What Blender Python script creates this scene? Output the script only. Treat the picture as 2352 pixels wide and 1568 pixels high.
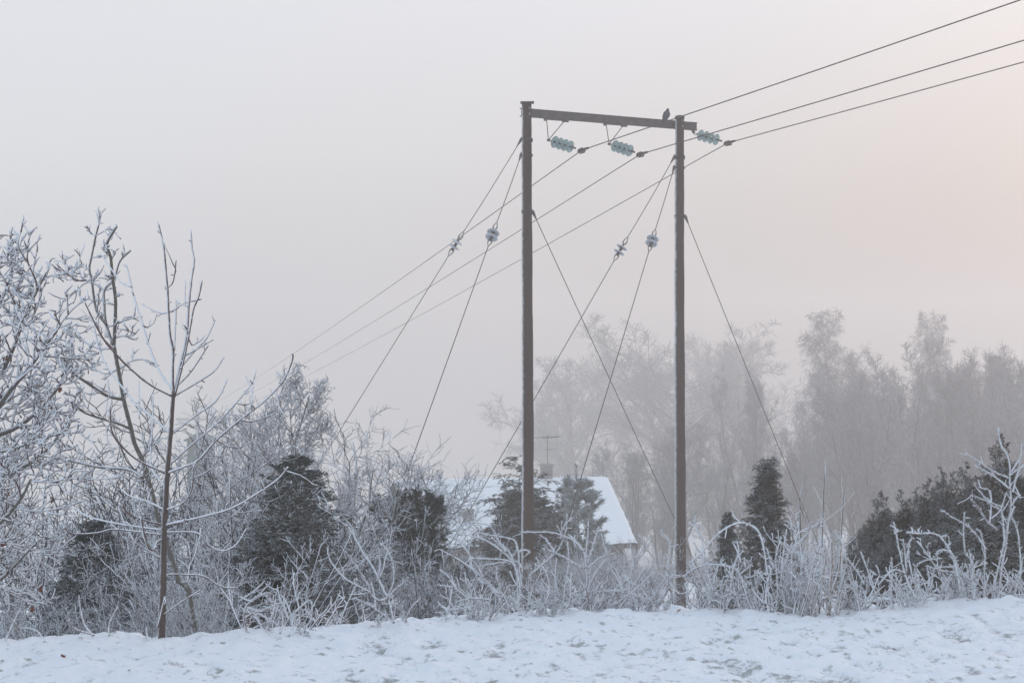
import bpy, math, random
import numpy as np
from mathutils import Vector

# ------------------------------------------------------------------ clear
for o in list(bpy.data.objects):
    bpy.data.objects.remove(o, do_unlink=True)
SC = bpy.context.scene
COL = SC.collection
R = math.radians

# ------------------------------------------------------------------ camera
EYE = 1.6
FPX = 3267.0                      # focal length in pixels of a 2352 px wide picture (50 mm on 36 mm)
cam_d = bpy.data.cameras.new('camera')
cam_d.lens = 50; cam_d.sensor_width = 36; cam_d.sensor_fit = 'HORIZONTAL'
cam_d.clip_start = 0.05; cam_d.clip_end = 3000
cam = bpy.data.objects.new('camera', cam_d); COL.objects.link(cam)
cam.location = (0, 0, EYE); cam.rotation_euler = (R(90), 0, 0)
SC.camera = cam

# ------------------------------------------------------------------ world / sky
SUN_AZ, SUN_EL = R(38), R(11)     # azimuth to the right of the view direction (+Y)
SUN_DIR = Vector((math.sin(SUN_AZ) * math.cos(SUN_EL), math.cos(SUN_AZ) * math.cos(SUN_EL), math.sin(SUN_EL)))
world = bpy.data.worlds.new('World'); SC.world = world; world.use_nodes = True
wn = world.node_tree; wn.nodes.clear()


def wnode(t, **k):
    n = wn.nodes.new(t)
    for a, b in k.items():
        setattr(n, a, b)
    return n


wl = wn.links.new
w_out = wnode('ShaderNodeOutputWorld'); w_bg = wnode('ShaderNodeBackground')
sky = wnode('ShaderNodeTexSky', sky_type='NISHITA', sun_disc=False)
sky.sun_elevation = SUN_EL; sky.sun_rotation = SUN_AZ
sky.air_density = 1.0; sky.dust_density = 4.0; sky.ozone_density = 1.0
tc = wnode('ShaderNodeTexCoord')
sep = wnode('ShaderNodeSeparateXYZ'); wl(tc.outputs['Generated'], sep.inputs[0])
ramp = wnode('ShaderNodeValToRGB'); wl(sep.outputs['Z'], ramp.inputs[0])
cr = ramp.color_ramp
cr.elements[0].position = 0.0; cr.elements[0].color = (0.50, 0.495, 0.51, 1)
cr.elements[1].position = 1.0; cr.elements[1].color = (0.58, 0.76, 1.0, 1)
for p_, c_ in ((0.06, (0.74, 0.76, 0.79)), (0.13, (0.83, 0.85, 0.885)), (0.24, (0.825, 0.85, 0.915)), (0.42, (0.80, 0.85, 0.95))):
    e_ = cr.elements.new(p_); e_.color = (*c_, 1)
# the low sun's glow in the mist
dot = wnode('ShaderNodeVectorMath', operation='DOT_PRODUCT'); wl(tc.outputs['Generated'], dot.inputs[0])
dot.inputs[1].default_value = SUN_DIR
mx = wnode('ShaderNodeMath', operation='MAXIMUM'); wl(dot.outputs['Value'], mx.inputs[0]); mx.inputs[1].default_value = 0
pw = wnode('ShaderNodeMath', operation='POWER'); wl(mx.outputs[0], pw.inputs[0]); pw.inputs[1].default_value = 4
low = wnode('ShaderNodeMapRange'); low.interpolation_type = 'SMOOTHSTEP'; wl(sep.outputs['Z'], low.inputs[0])
for i_, v_ in ((1, 0.0), (2, 0.38), (3, 0.85), (4, 0.0)): low.inputs[i_].default_value = v_
fac = wnode('ShaderNodeMath', operation='MULTIPLY'); wl(pw.outputs[0], fac.inputs[0]); wl(low.outputs[0], fac.inputs[1])
glow = wnode('ShaderNodeMix', data_type='RGBA')
wl(fac.outputs[0], glow.inputs[0]); wl(ramp.outputs[0], glow.inputs[6]); glow.inputs[7].default_value = (0.45, 0.35, 0.325, 1)
pw2 = wnode('ShaderNodeMath', operation='POWER'); wl(mx.outputs[0], pw2.inputs[0]); pw2.inputs[1].default_value = 3
hi_ = wnode('ShaderNodeMapRange'); hi_.interpolation_type = 'SMOOTHSTEP'; wl(sep.outputs['Z'], hi_.inputs[0])
for i_, v_ in ((1, 0.04), (2, 0.26), (3, 0.0), (4, 1.0)): hi_.inputs[i_].default_value = v_
fac2 = wnode('ShaderNodeMath', operation='MULTIPLY'); wl(pw2.outputs[0], fac2.inputs[0]); wl(hi_.outputs[0], fac2.inputs[1])
glow2 = wnode('ShaderNodeMix', data_type='RGBA', blend_type='ADD'); wl(fac2.outputs[0], glow2.inputs[0])
wl(glow.outputs[2], glow2.inputs[6]); glow2.inputs[7].default_value = (0.15, 0.13, 0.125, 1)
# a little of the clear sky above the fog bank
sc_ = wnode('ShaderNodeMix', data_type='RGBA', blend_type='MULTIPLY'); sc_.inputs[0].default_value = 1
wl(sky.outputs[0], sc_.inputs[6]); sc_.inputs[7].default_value = (0.08, 0.08, 0.08, 1)
mixw = wnode('ShaderNodeMix', data_type='RGBA'); mixw.inputs[0].default_value = 0.08
wl(glow2.outputs[2], mixw.inputs[6]); wl(sc_.outputs[2], mixw.inputs[7])
wl(mixw.outputs[2], w_bg.inputs[0]); w_bg.inputs[1].default_value = 1.0
wl(w_bg.outputs[0], w_out.inputs[0])

sun_d = bpy.data.lights.new('sun', 'SUN'); sun_d.energy = 0.7; sun_d.angle = R(20); sun_d.color = (1.0, 0.66, 0.52)
sun = bpy.data.objects.new('sun', sun_d); COL.objects.link(sun)
sun.rotation_euler = (-SUN_DIR).to_track_quat('-Z', 'Y').to_euler()

SC.view_settings.view_transform = 'Standard'; SC.view_settings.look = 'None'
SC.view_settings.exposure = 0.0; SC.view_settings.gamma = 1.0; SC.view_settings.use_curve_mapping = False
SC.render.engine = 'CYCLES'
cy = SC.cycles
cy.max_bounces = 6; cy.diffuse_bounces = 3; cy.glossy_bounces = 2; cy.transmission_bounces = 4
cy.volume_bounces = 3; cy.transparent_max_bounces = 8
cy.use_denoising = True
cy.caustics_reflective = False; cy.caustics_refractive = False
HAZE_DENSITY = 0.0058

# ------------------------------------------------------------------ helpers


def W(px, py, Y):
    """a point of the 2352 x 1568 view at distance Y"""
    return np.array([(px - 1176.0) / FPX * Y, Y, EYE + (784.0 - py) / FPX * Y])


def norm(v):
    return v / np.maximum(np.linalg.norm(v, axis=-1, keepdims=True), 1e-9)


_tab = np.random.RandomState(5).rand(256, 256)


def vnoise(x, y):
    xi = np.floor(x).astype(int); yi = np.floor(y).astype(int)
    fx = x - xi; fy = y - yi
    fx = fx * fx * (3 - 2 * fx); fy = fy * fy * (3 - 2 * fy)
    a = _tab[xi & 255, yi & 255]; b = _tab[(xi + 1) & 255, yi & 255]
    c = _tab[xi & 255, (yi + 1) & 255]; d = _tab[(xi + 1) & 255, (yi + 1) & 255]
    return (a * (1 - fx) + b * fx) * (1 - fy) + (c * (1 - fx) + d * fx) * fy


def fbm(x, y, o=4):
    s = 0; a = 0.5; t = 0
    for i in range(o):
        s = s + a * vnoise(x * 2 ** i + 17.3 * i, y * 2 ** i + 9.1 * i); t += a; a *= 0.5
    return s / t


# crest of the lawn, from the picture: where the snowy lawn ends
_crest = np.array([(-600, 1500), (-200, 1486), (0, 1480), (120, 1472), (180, 1466), (240, 1458), (290, 1464), (335, 1476), (400, 1474),
                   (560, 1456), (690, 1446), (850, 1433), (1000, 1423), (1150, 1412), (1280, 1405), (1400, 1398), (1560, 1393),
                   (1690, 1398), (1760, 1407), (1900, 1411), (2050, 1400), (2150, 1386), (2300, 1383), (2400, 1382), (3000, 1378)], float)
_cY = EYE * FPX / (_crest[:, 1] - 784); _cX = (_crest[:, 0] - 1176) / FPX * _cY
_fall = np.array([(0, 0), (0.5, -0.10), (1.2, -0.42), (3.5, -1.6), (8.5, -2.9), (14, -3.65), (20, -4.2), (28, -5.3), (37, -6.6), (48, -8.3),
                  (72, -12.0), (102, -16.5), (132, -21.0), (192, -29.0), (400, -46.0)])


def ground(x, y, fine=True):
    x = np.asarray(x, float); y = np.asarray(y, float)
    yc = np.interp(x, _cX, _cY)
    d = y - yc
    z = np.interp(np.maximum(d, 0), _fall[:, 0], _fall[:, 1])
    z = z + np.clip(d / 30, 0, 1) * (fbm(x / 9, y / 9, 3) - 0.5) * 0.9
    if fine:
        near = np.clip(1.6 - np.abs(d + 0.6) / 3.2, 0, 1)
        z = z + near * ((fbm(x * 0.9 + 5, y * 1.1, 2) - 0.5) * 0.06 + (fbm(x * 3.0, y * 3.0, 4) - 0.5) * 0.05 + (fbm(x * 7 + 40, y * 7, 3) - 0.5) * 0.055 + (fbm(x * 19 + 11, y * 19, 2) - 0.5) * 0.036 + (vnoise(x * 44, y * 44) - 0.5) * 0.010)
    return z


def new_mesh(name, V, F, smooth=True):
    """V (n,3) array, F list of index arrays (m,3) or (m,4)"""
    me = bpy.data.meshes.new(name)
    V = np.ascontiguousarray(V, dtype=np.float32)
    F = [np.asarray(f, dtype=np.int32) for f in (F if isinstance(F, list) else [F]) if len(f)]
    me.vertices.add(len(V)); me.vertices.foreach_set('co', V.ravel())
    nl = sum(f.size for f in F); npoly = sum(len(f) for f in F)
    me.loops.add(nl); me.polygons.add(npoly)
    me.loops.foreach_set('vertex_index', np.concatenate([f.ravel() for f in F]))
    tot = np.concatenate([np.full(len(f), f.shape[1], np.int32) for f in F])
    st = np.concatenate([[0], np.cumsum(tot)[:-1]]).astype(np.int32)
    me.polygons.foreach_set('loop_start', st)
    me.polygons.foreach_set('use_smooth', np.full(npoly, smooth, bool))
    me.update(calc_edges=True); me.validate()
    return me


class Geo:
    def __init__(s):
        s.V = []; s.Q = []; s.T = []; s.n = 0

    def add(s, V, Q=None, T=None):
        if Q is not None and len(Q): s.Q.append(np.asarray(Q) + s.n)
        if T is not None and len(T): s.T.append(np.asarray(T) + s.n)
        s.V.append(np.asarray(V, float)); s.n += len(V)
        return s

    def tubes(s, P, Rad, sides=5, cap=False, rng=None, jit=0.0):
        """P (M,N,3) centre lines, Rad (M,N)"""
        P = np.asarray(P, float); Rad = np.asarray(Rad, float)
        if P.ndim == 2: P = P[None]; Rad = Rad[None]
        M, N, _ = P.shape
        if M == 0: return s
        if jit and rng is not None:
            Rad = Rad * (1 + jit * (rng.random_sample(Rad.shape) * 2 - 1))
        T = np.empty_like(P)
        T[:, 1:-1] = P[:, 2:] - P[:, :-2]; T[:, 0] = P[:, 1] - P[:, 0]; T[:, -1] = P[:, -1] - P[:, -2]
        T = norm(T)
        ref = np.cross(T[:, 0], T[:, -1]); l = np.linalg.norm(ref, axis=1)
        alt = np.cross(T[:, N // 2], np.array([0.31, 0.2, 0.93])); alt2 = np.cross(T[:, N // 2], np.array([1.0, 0.1, 0]))
        la = np.linalg.norm(alt, axis=1)
        alt = np.where((la > 0.2)[:, None], alt, alt2)
        ref = norm(np.where((l > 0.15)[:, None], ref, alt))[:, None, :]
        n1 = norm(ref - (ref * T).sum(-1, keepdims=True) * T); n2 = np.cross(T, n1)
        a = np.arange(sides) / sides * 2 * math.pi
        ring = (n1[:, :, None, :] * np.cos(a)[None, None, :, None] + n2[:, :, None, :] * np.sin(a)[None, None, :, None])
        rr = Rad[:, :, None, None]
        if jit and rng is not None and sides > 3:
            rr = rr * (1 + 0.6 * jit * (rng.random_sample((M, N, sides, 1)) * 2 - 1))
        V = (P[:, :, None, :] + ring * rr).reshape(-1, 3)
        base = (np.arange(M)[:, None, None] * N + np.arange(N - 1)[None, :, None]) * sides
        k = np.arange(sides)[None, None, :]; k2 = (k + 1) % sides
        Q = np.stack([base + k, base + k2, base + sides + k2, base + sides + k], -1).reshape(-1, 4)
        T3 = None
        if cap:
            nv = len(V)
            V = np.concatenate([V, P[:, 0], P[:, -1]])
            m = np.arange(M)[:, None]; kk = np.arange(sides)[None]; kk2 = (kk + 1) % sides
            b0 = m * N * sides; b1 = (m * N + N - 1) * sides
            c0 = nv + m + 0 * kk; c1 = nv + M + m + 0 * kk
            T3 = np.concatenate([np.stack([c0, b0 + kk2, b0 + kk], -1).reshape(-1, 3), np.stack([c1, b1 + kk, b1 + kk2], -1).reshape(-1, 3)])
        return s.add(V, Q, T3)

    def spikes(s, B, D, L, Wd):
        """three sided needles: bases (K,3), unit directions, lengths, widths"""
        K = len(B)
        r = norm(np.cross(D, norm(np.stack([np.sin(np.arange(K) * 1.7), np.cos(np.arange(K) * 2.3), np.sin(np.arange(K) * 0.9 + 1)], -1))))
        q = np.cross(D, r)
        L = np.broadcast_to(np.asarray(L, float), (K,))[:, None]; Wd = np.broadcast_to(np.asarray(Wd, float), (K,))[:, None]
        V = np.stack([B + r * Wd, B - r * Wd * 0.5 + q * Wd * 0.87, B - r * Wd * 0.5 - q * Wd * 0.87, B + D * L], 1).reshape(-1, 3)
        b = np.arange(K)[:, None] * 4
        return s.add(V, None, np.concatenate([b + np.array([[3, 0, 1]]), b + np.array([[3, 1, 2]]), b + np.array([[3, 2, 0]])]))

    def sprays(s, B, D, L, Wd):
        """small folded scale leaves: two triangles each"""
        K = len(B)
        r = norm(np.cross(D, norm(np.stack([np.sin(np.arange(K) * 1.7), np.cos(np.arange(K) * 2.3), np.sin(np.arange(K) * 0.9 + 1)], -1))))
        q = np.cross(D, r)
        L = np.broadcast_to(np.asarray(L, float), (K,))[:, None]; Wd = np.broadcast_to(np.asarray(Wd, float), (K,))[:, None]
        mid = B + D * L * 0.45 + q * Wd * 0.4
        V = np.stack([B, mid + r * Wd, B + D * L, mid - r * Wd], 1).reshape(-1, 3)
        b = np.arange(K)[:, None] * 4
        return s.add(V, None, np.concatenate([b + np.array([[0, 1, 2]]), b + np.array([[0, 2, 3]])]))

    def box(s, c, size, ax=None, bev=0.0):
        """box with centre c, full size, axes rows ax; small chamfer on all edges when bev"""
        h = np.array(size, float) / 2
        ax = np.eye(3) if ax is None else np.asarray(ax, float)
        if bev <= 0:
            v = np.array([(x, y, z) for x in (-1, 1) for y in (-1, 1) for z in (-1, 1)], float) * h
            Q = [(0, 1, 3, 2), (4, 6, 7, 5), (0, 4, 5, 1), (2, 3, 7, 6), (0, 2, 6, 4), (1, 5, 7, 3)]
            return s.add(v @ ax + np.asarray(c, float), Q)
        V = []; idx = {}
        for sx in (-1, 1):
            for sy in (-1, 1):
                for sz in (-1, 1):
                    for a in range(3):
                        p = np.array([sx, sy, sz]) * (h - bev); p[a] = (sx, sy, sz)[a] * h[a]
                        idx[(sx, sy, sz, a)] = len(V); V.append(p)
        Q = []; T = []
        for a in range(3):
            b, c2 = (a + 1) % 3, (a + 2) % 3
            for sg in (-1, 1):
                f = []
                for (u, w) in ((-1, -1), (1, -1), (1, 1), (-1, 1)):
                    k = [0, 0, 0]; k[a] = sg; k[b] = u; k[c2] = w
                    f.append(idx[(*k, a)])
                Q.append(f if sg > 0 else f[::-1])
            for u in (-1, 1):
                for w in (-1, 1):
                    k0 = [0, 0, 0]; k0[a] = -1; k0[b] = u; k0[c2] = w; k1 = list(k0); k1[a] = 1
                    Q.append([idx[(*k0, b)], idx[(*k1, b)], idx[(*k1, c2)], idx[(*k0, c2)]])
        for sx in (-1, 1):
            for sy in (-1, 1):
                for sz in (-1, 1):
                    T.append([idx[(sx, sy, sz, a)] for a in range(3)])
        return s.add(np.array(V) @ ax + np.asarray(c, float), Q, T)

    def lathe(s, prof, origin, axis, seg=20):
        """profile [(r, h)] turned about axis through origin"""
        axis = norm(np.asarray(axis, float)); ref = np.array([0, 0, 1.0]) if abs(axis[2]) < 0.9 else np.array([1.0, 0, 0])
        u = norm(np.cross(axis, ref)); w = np.cross(axis, u)
        a = np.arange(seg) / seg * 2 * math.pi
        V = np.concatenate([np.asarray(origin) + axis * h + r * (np.cos(a)[:, None] * u + np.sin(a)[:, None] * w) for r, h in prof])
        k = np.arange(seg); Q = []
        for i in range(len(prof) - 1):
            Q.append(np.stack([i * seg + k, i * seg + (k + 1) % seg, (i + 1) * seg + (k + 1) % seg, (i + 1) * seg + k], -1))
        return s.add(V, np.concatenate(Q))

    def mesh(s, name, smooth=True):
        F = []
        if s.Q: F.append(np.concatenate(s.Q))
        if s.T: F.append(np.concatenate(s.T))
        return new_mesh(name, np.concatenate(s.V), F, smooth)

    def build(s, name, mat, parent=None, smooth=True):
        return obj(name, s.mesh(name, smooth), mat, parent)


def obj(name, me, mat=None, parent=None):
    if mat is not None and not me.materials: me.materials.append(mat)
    o = bpy.data.objects.new(name, me); COL.objects.link(o)
    if parent is not None: o.parent = parent
    return o


def tag(o, label, cat, group=None, kind=None):
    if label: o['label'] = label
    if cat: o['category'] = cat
    if group: o['group'] = group
    if kind: o['kind'] = kind
    return o


def thing(name, label, cat, loc=(0, 0, 0), group=None, rz=0.0, sc=1.0):
    o = bpy.data.objects.new(name, None); COL.objects.link(o)
    o.location = tuple(float(v) for v in loc); o.rotation_euler = (0, 0, rz)
    o.scale = (sc, sc, sc) if np.isscalar(sc) else sc
    o.empty_display_size = 0.2
    return tag(o, label, cat, group)


# ------------------------------------------------------------------ materials
class NT:
    def __init__(s, name):
        s.m = bpy.data.materials.new(name); s.m.use_nodes = True
        s.t = s.m.node_tree; s.b = s.t.nodes['Principled BSDF']; s.out = s.t.nodes['Material Output']

    def n(s, t, **k):
        x = s.t.nodes.new(t)
        for a, b in k.items(): setattr(x, a, b)
        return x

    def l(s, a, b):
        s.t.links.new(a, b); return s

    def noise(s, scale, detail=4, vec=None, stretch=None, rough=0.55):
        x = s.n('ShaderNodeTexNoise'); x.inputs['Scale'].default_value = scale; x.inputs['Detail'].default_value = detail
        x.inputs['Roughness'].default_value = rough
        if vec is None:
            vec = s.n('ShaderNodeTexCoord').outputs['Object']
        if stretch:
            mp = s.n('ShaderNodeMapping'); mp.inputs['Scale'].default_value = stretch; s.l(vec, mp.inputs[0]); vec = mp.outputs[0]
        s.l(vec, x.inputs['Vector'])
        return x.outputs['Fac']

    def math(s, op, a, b=None, c=None, clamp=False):
        x = s.n('ShaderNodeMath', operation=op); x.use_clamp = clamp
        for i, v in enumerate((a, b, c)):
            if v is None: continue
            if isinstance(v, (int, float)): x.inputs[i].default_value = v
            else: s.l(v, x.inputs[i])
        return x.outputs[0]

    def remap(s, v, lo, hi, a=0.0, b=1.0):
        x = s.n('ShaderNodeMapRange'); x.interpolation_type = 'SMOOTHSTEP'
        for i, q in enumerate((None, lo, hi, a, b)):
            if q is not None: x.inputs[i].default_value = q
        s.l(v, x.inputs[0]); return x.outputs[0]

    def mix(s, f, a, b):
        x = s.n('ShaderNodeMix', data_type='RGBA')
        for i, v in ((0, f), (6, a), (7, b)):
            if isinstance(v, (int, float)): x.inputs[i].default_value = v
            elif isinstance(v, tuple): x.inputs[i].default_value = (*v, 1)
            else: s.l(v, x.inputs[i])
        return x.outputs[2]

    def facing(s, vec):
        g = s.n('ShaderNodeNewGeometry'); d = s.n('ShaderNodeVectorMath', operation='DOT_PRODUCT')
        s.l(g.outputs['Normal'], d.inputs[0]); d.inputs[1].default_value = vec
        return d.outputs['Value']

    def bump(s, h, strength, dist):
        x = s.n('ShaderNodeBump'); x.inputs['Strength'].default_value = strength; x.inputs['Distance'].default_value = dist
        s.l(h, x.inputs['Height']); s.l(x.outputs[0], s.b.inputs['Normal'])

    def done(s, col, rough=0.85, spec=0.2, metal=0.0):
        if isinstance(col, tuple): s.b.inputs['Base Color'].default_value = (*col, 1)
        else: s.l(col, s.b.inputs['Base Color'])
        s.b.inputs['Roughness'].default_value = rough; s.b.inputs['Specular IOR Level'].default_value = spec
        s.b.inputs['Metallic'].default_value = metal
        return s.m


FROST = (0.82, 0.86, 0.90)


def frosted(name, bark, bark2, amount, scale=30.0, soft=0.24, namp=0.5, frost=FROST, wind=(-0.42, -0.10, 0.62)):
    """bark with rime on its upper and windward side; amount 0..1 = how much of it is white"""
    t = NT(name)
    f = t.facing(wind)
    n = t.noise(scale, 3)
    v = t.math('ADD', f, t.math('MULTIPLY', t.math('SUBTRACT', n, 0.5), namp))
    c = 0.75 - 1.5 * amount
    k = t.remap(v, c - soft, c + soft)
    big = t.noise(scale * 0.22, 2)
    b = t.mix(big, bark, bark2)
    t.bump(t.noise(scale * 4, 2), 0.5, 0.004)
    return t.done(t.mix(k, b, frost), 0.9, 0.1)


def conifer_mat(name, green, brown, amount):
    t = NT(name)
    f = t.facing((-0.3, -0.15, 0.6))
    n = t.noise(2.6, 4); fine = t.noise(60, 2)
    v = t.math('ADD', t.math('MULTIPLY', f, 0.55), t.math('ADD', t.math('MULTIPLY', t.math('SUBTRACT', n, 0.5), 1.3), t.math('MULTIPLY', t.math('SUBTRACT', fine, 0.5), 1.2)))
    c = 0.85 - 1.5 * amount
    k = t.remap(v, c - 0.3, c + 0.4)
    g = t.mix(t.remap(t.noise(1.7, 3), 0.35, 0.65), green, brown)
    return t.done(t.mix(k, g, (0.55, 0.60, 0.63)), 0.8, 0.15)


M = {}
M['young_bark'] = frosted('young_bark', (0.085, 0.066, 0.058), (0.13, 0.10, 0.088), 0.22, 40)
M['grey_bark'] = frosted('grey_bark', (0.12, 0.112, 0.094), (0.16, 0.145, 0.125), 0.30, 40)
M['twig'] = frosted('frosty_twig', (0.12, 0.085, 0.082), (0.16, 0.115, 0.11), 0.62, 45)
M['shrub'] = frosted('frosted_shrub', (0.16, 0.09, 0.08), (0.22, 0.135, 0.12), 0.64, 70, namp=0.8)
M['thicket'] = frosted('frosted_thicket', (0.075, 0.058, 0.058), (0.105, 0.082, 0.082), 0.53, 35)
M['thicket_back'] = frosted('thicket_back', (0.05, 0.041, 0.043), (0.075, 0.06, 0.062), 0.33, 20)
M['far_bark'] = frosted('misty_bark', (0.07, 0.055, 0.05), (0.10, 0.08, 0.075), 0.22, 3)
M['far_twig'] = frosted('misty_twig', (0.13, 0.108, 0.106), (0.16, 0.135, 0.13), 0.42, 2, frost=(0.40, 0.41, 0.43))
M['mid_twig'] = frosted('mid_twig', (0.12, 0.088, 0.084), (0.165, 0.125, 0.12), 0.53, 8)
M['mid_bark'] = frosted('mid_bark', (0.085, 0.068, 0.06), (0.125, 0.10, 0.09), 0.30, 8)
M['stalk'] = frosted('dry_stalk', (0.25, 0.17, 0.12), (0.32, 0.23, 0.17), 0.50, 60)
M['juniper'] = conifer_mat('juniper_needles', (0.040, 0.046, 0.027), (0.072, 0.054, 0.034), 0.33)
M['thuja'] = conifer_mat('thuja_sprays', (0.036, 0.048, 0.028), (0.058, 0.048, 0.030), 0.31)
M['spruce'] = conifer_mat('spruce_needles', (0.030, 0.046, 0.038), (0.042, 0.048, 0.036), 0.28)
M['pine'] = conifer_mat('pine_needles', (0.035, 0.052, 0.036), (0.05, 0.052, 0.034), 0.32)
M['tan_leaf'] = NT('tan_leaf').done((0.36, 0.25, 0.15), 0.8, 0.2)
M['young_pine'] = conifer_mat('young_pine_needles', (0.10, 0.12, 0.10), (0.12, 0.125, 0.105), 0.56)
M['dead_leaf'] = NT('dead_leaf').done((0.17, 0.055, 0.03), 0.8, 0.2)


def snow_material():
    t = NT('lawn_snow')
    at = t.n('ShaderNodeAttribute', attribute_name='bare')
    fine = t.noise(55, 4); vfine = t.noise(190, 3)
    n1 = t.noise(11, 3, None, (1, 1.25, 1)); n2 = t.noise(27, 3)
    v = t.math('ADD', t.math('MULTIPLY', at.outputs['Fac'], 0.11), t.math('ADD', t.math('MULTIPLY', n1, 0.55), t.math('ADD', t.math('MULTIPLY', n2, 0.40), t.math('MULTIPLY', fine, 0.12))))
    k = t.remap(v, 0.575, 0.72, 0.0, 0.62)
    grass = t.mix(t.remap(t.noise(25, 3), 0.4, 0.62), (0.085, 0.10, 0.05), (0.15, 0.115, 0.075))
    snow = t.mix(t.noise(6, 4), (0.87, 0.90, 0.94), (0.93, 0.945, 0.96))
    h = t.math('ADD', t.math('MULTIPLY', fine, 0.6), t.math('MULTIPLY', vfine, 0.4))
    t.bump(h, 0.75, 0.012)
    return t.done(t.mix(k, snow, grass), 0.75, 0.25)


M['lawn'] = snow_material()
t_ = NT('roof_snow'); t_.bump(t_.noise(5, 4), 0.4, 0.04)
M['roof_snow'] = t_.done(t_.mix(t_.noise(1.2, 3), (0.88, 0.91, 0.94), (0.94, 0.95, 0.96)), 0.8, 0.2)


def wood_pole():
    t = NT('pole_wood')
    tcn = t.n('ShaderNodeTexCoord').outputs['Object']
    g = t.noise(9, 6, tcn, (6, 6, 0.22), 0.65); g2 = t.noise(2.2, 3, tcn, (1, 1, 0.35))
    crack = t.remap(t.noise(26, 3, tcn, (5, 5, 0.10), 0.7), 0.30, 0.42)
    base = t.mix(g, (0.026, 0.012, 0.008), (0.060, 0.032, 0.022))
    base = t.mix(t.remap(g2, 0.3, 0.7), base, t.mix(g, (0.034, 0.018, 0.012), (0.072, 0.042, 0.031)))
    base = t.mix(crack, (0.03, 0.023, 0.02), base)
    f = t.facing((-1.0, -0.05, 0.0))
    rim = t.remap(t.math('ADD', f, t.math('MULTIPLY', t.math('SUBTRACT', t.noise(24, 4, tcn, (1, 1, 0.5)), 0.5), 0.55)), 0.64, 1.02, 0.0, 0.75)
    t.bump(t.math('MULTIPLY', g, crack), 0.6, 0.012)
    return t.done(t.mix(rim, base, FROST), 0.85, 0.15)


M['pole'] = wood_pole()
t_ = NT('rusty_steel')
M['steel'] = t_.done(t_.mix(t_.remap(t_.noise(9, 5), 0.35, 0.65), (0.075, 0.064, 0.060), (0.115, 0.092, 0.082)), 0.7, 0.3)
M['band'] = NT('dark_band').done((0.036, 0.028, 0.025), 0.8, 0.2)
t_ = NT('galvanised_steel')
M['galv'] = t_.done(t_.mix(t_.noise(30, 3), (0.12, 0.115, 0.11), (0.20, 0.19, 0.185)), 0.6, 0.4)
t_ = NT('conductor_metal')
M['wire'] = t_.done(t_.mix(t_.noise(4, 2), (0.065, 0.052, 0.048), (0.10, 0.08, 0.075)), 0.7, 0.3)
t_ = NT('teal_glass')
t_.b.inputs['Transmission Weight'].default_value = 0.6; t_.b.inputs['IOR'].default_value = 1.5
M['glass'] = t_.done((0.66, 0.93, 0.92), 0.22, 0.5)
t_ = NT('white_porcelain')
M['porcelain'] = t_.done(t_.mix(t_.noise(20, 3), (0.42, 0.46, 0.50), (0.60, 0.64, 0.68)), 0.4, 0.5)
t_ = NT('plumage')
M['plumage'] = t_.done(t_.mix(t_.remap(t_.noise(14, 3), 0.4, 0.6), (0.045, 0.047, 0.055), (0.085, 0.088, 0.10)), 0.75, 0.2)
t_ = NT('brick_chimney')
M['chimney'] = t_.done(t_.mix(t_.noise(6, 3), (0.26, 0.245, 0.235), (0.33, 0.31, 0.30)), 0.9, 0.1)
t_ = NT('house_paint')
M['wall'] = t_.done(t_.mix(t_.noise(3, 3), (0.20, 0.14, 0.12), (0.25, 0.18, 0.155)), 0.85, 0.15)
M['trim'] = NT('white_trim').done((0.55, 0.55, 0.55), 0.6, 0.3)
M['window'] = NT('window_glass').done((0.03, 0.035, 0.04), 0.08, 0.5)
M['roof_edge'] = NT('roof_edge').done((0.10, 0.07, 0.065), 0.7, 0.3)
M['tower'] = NT('tower_render').done((0.16, 0.19, 0.185), 0.85, 0.2)
M['marker'] = NT('guy_marker').done((0.55, 0.27, 0.20), 0.5, 0.4)
M['blade'] = frosted('grass_blade', (0.10, 0.12, 0.055), (0.19, 0.15, 0.09), 0.42, 90)

# ------------------------------------------------------------------ ground: one sheet to the horizon


def make_ground():
    def axis(fine0, fine1, step, lo, hi):
        a = list(np.arange(fine0, fine1 + 1e-6, step)); s = step
        while a[-1] < hi: s *= 1.09; a.append(min(a[-1] + s, hi))
        s = step; b = []
        x = fine0
        while x > lo: s *= 1.09; x = max(x - s, lo); b.append(x)
        return np.array(b[::-1] + a)
    xs = axis(-3.3, 3.4, 0.028, -240, 240); ys = axis(6.55, 9.1, 0.022, -45, 400)
    X, Y = np.meshgrid(xs, ys)
    Z = ground(X, Y)
    nx, ny = len(xs), len(ys)
    V = np.stack([X, Y, Z], -1).reshape(-1, 3)
    i = (np.arange(ny - 1)[:, None] * nx + np.arange(nx - 1)[None]).ravel()
    me = new_mesh('ground', V, [np.stack([i, i + 1, i + nx + 1, i + nx], -1)])
    # where the grass shows through the thin snow
    d = Y - np.interp(X, _cX, _cY)
    bare = bare_field(X, Y, d)
    at = me.attributes.new('bare', 'FLOAT', 'POINT'); at.data.foreach_set('value', bare.ravel().astype(np.float32))
    o = obj('ground', me, M['lawn']); o['kind'] = 'structure'
    o['label'] = 'snow covered lawn sloping off into the valley'
    return o


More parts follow.
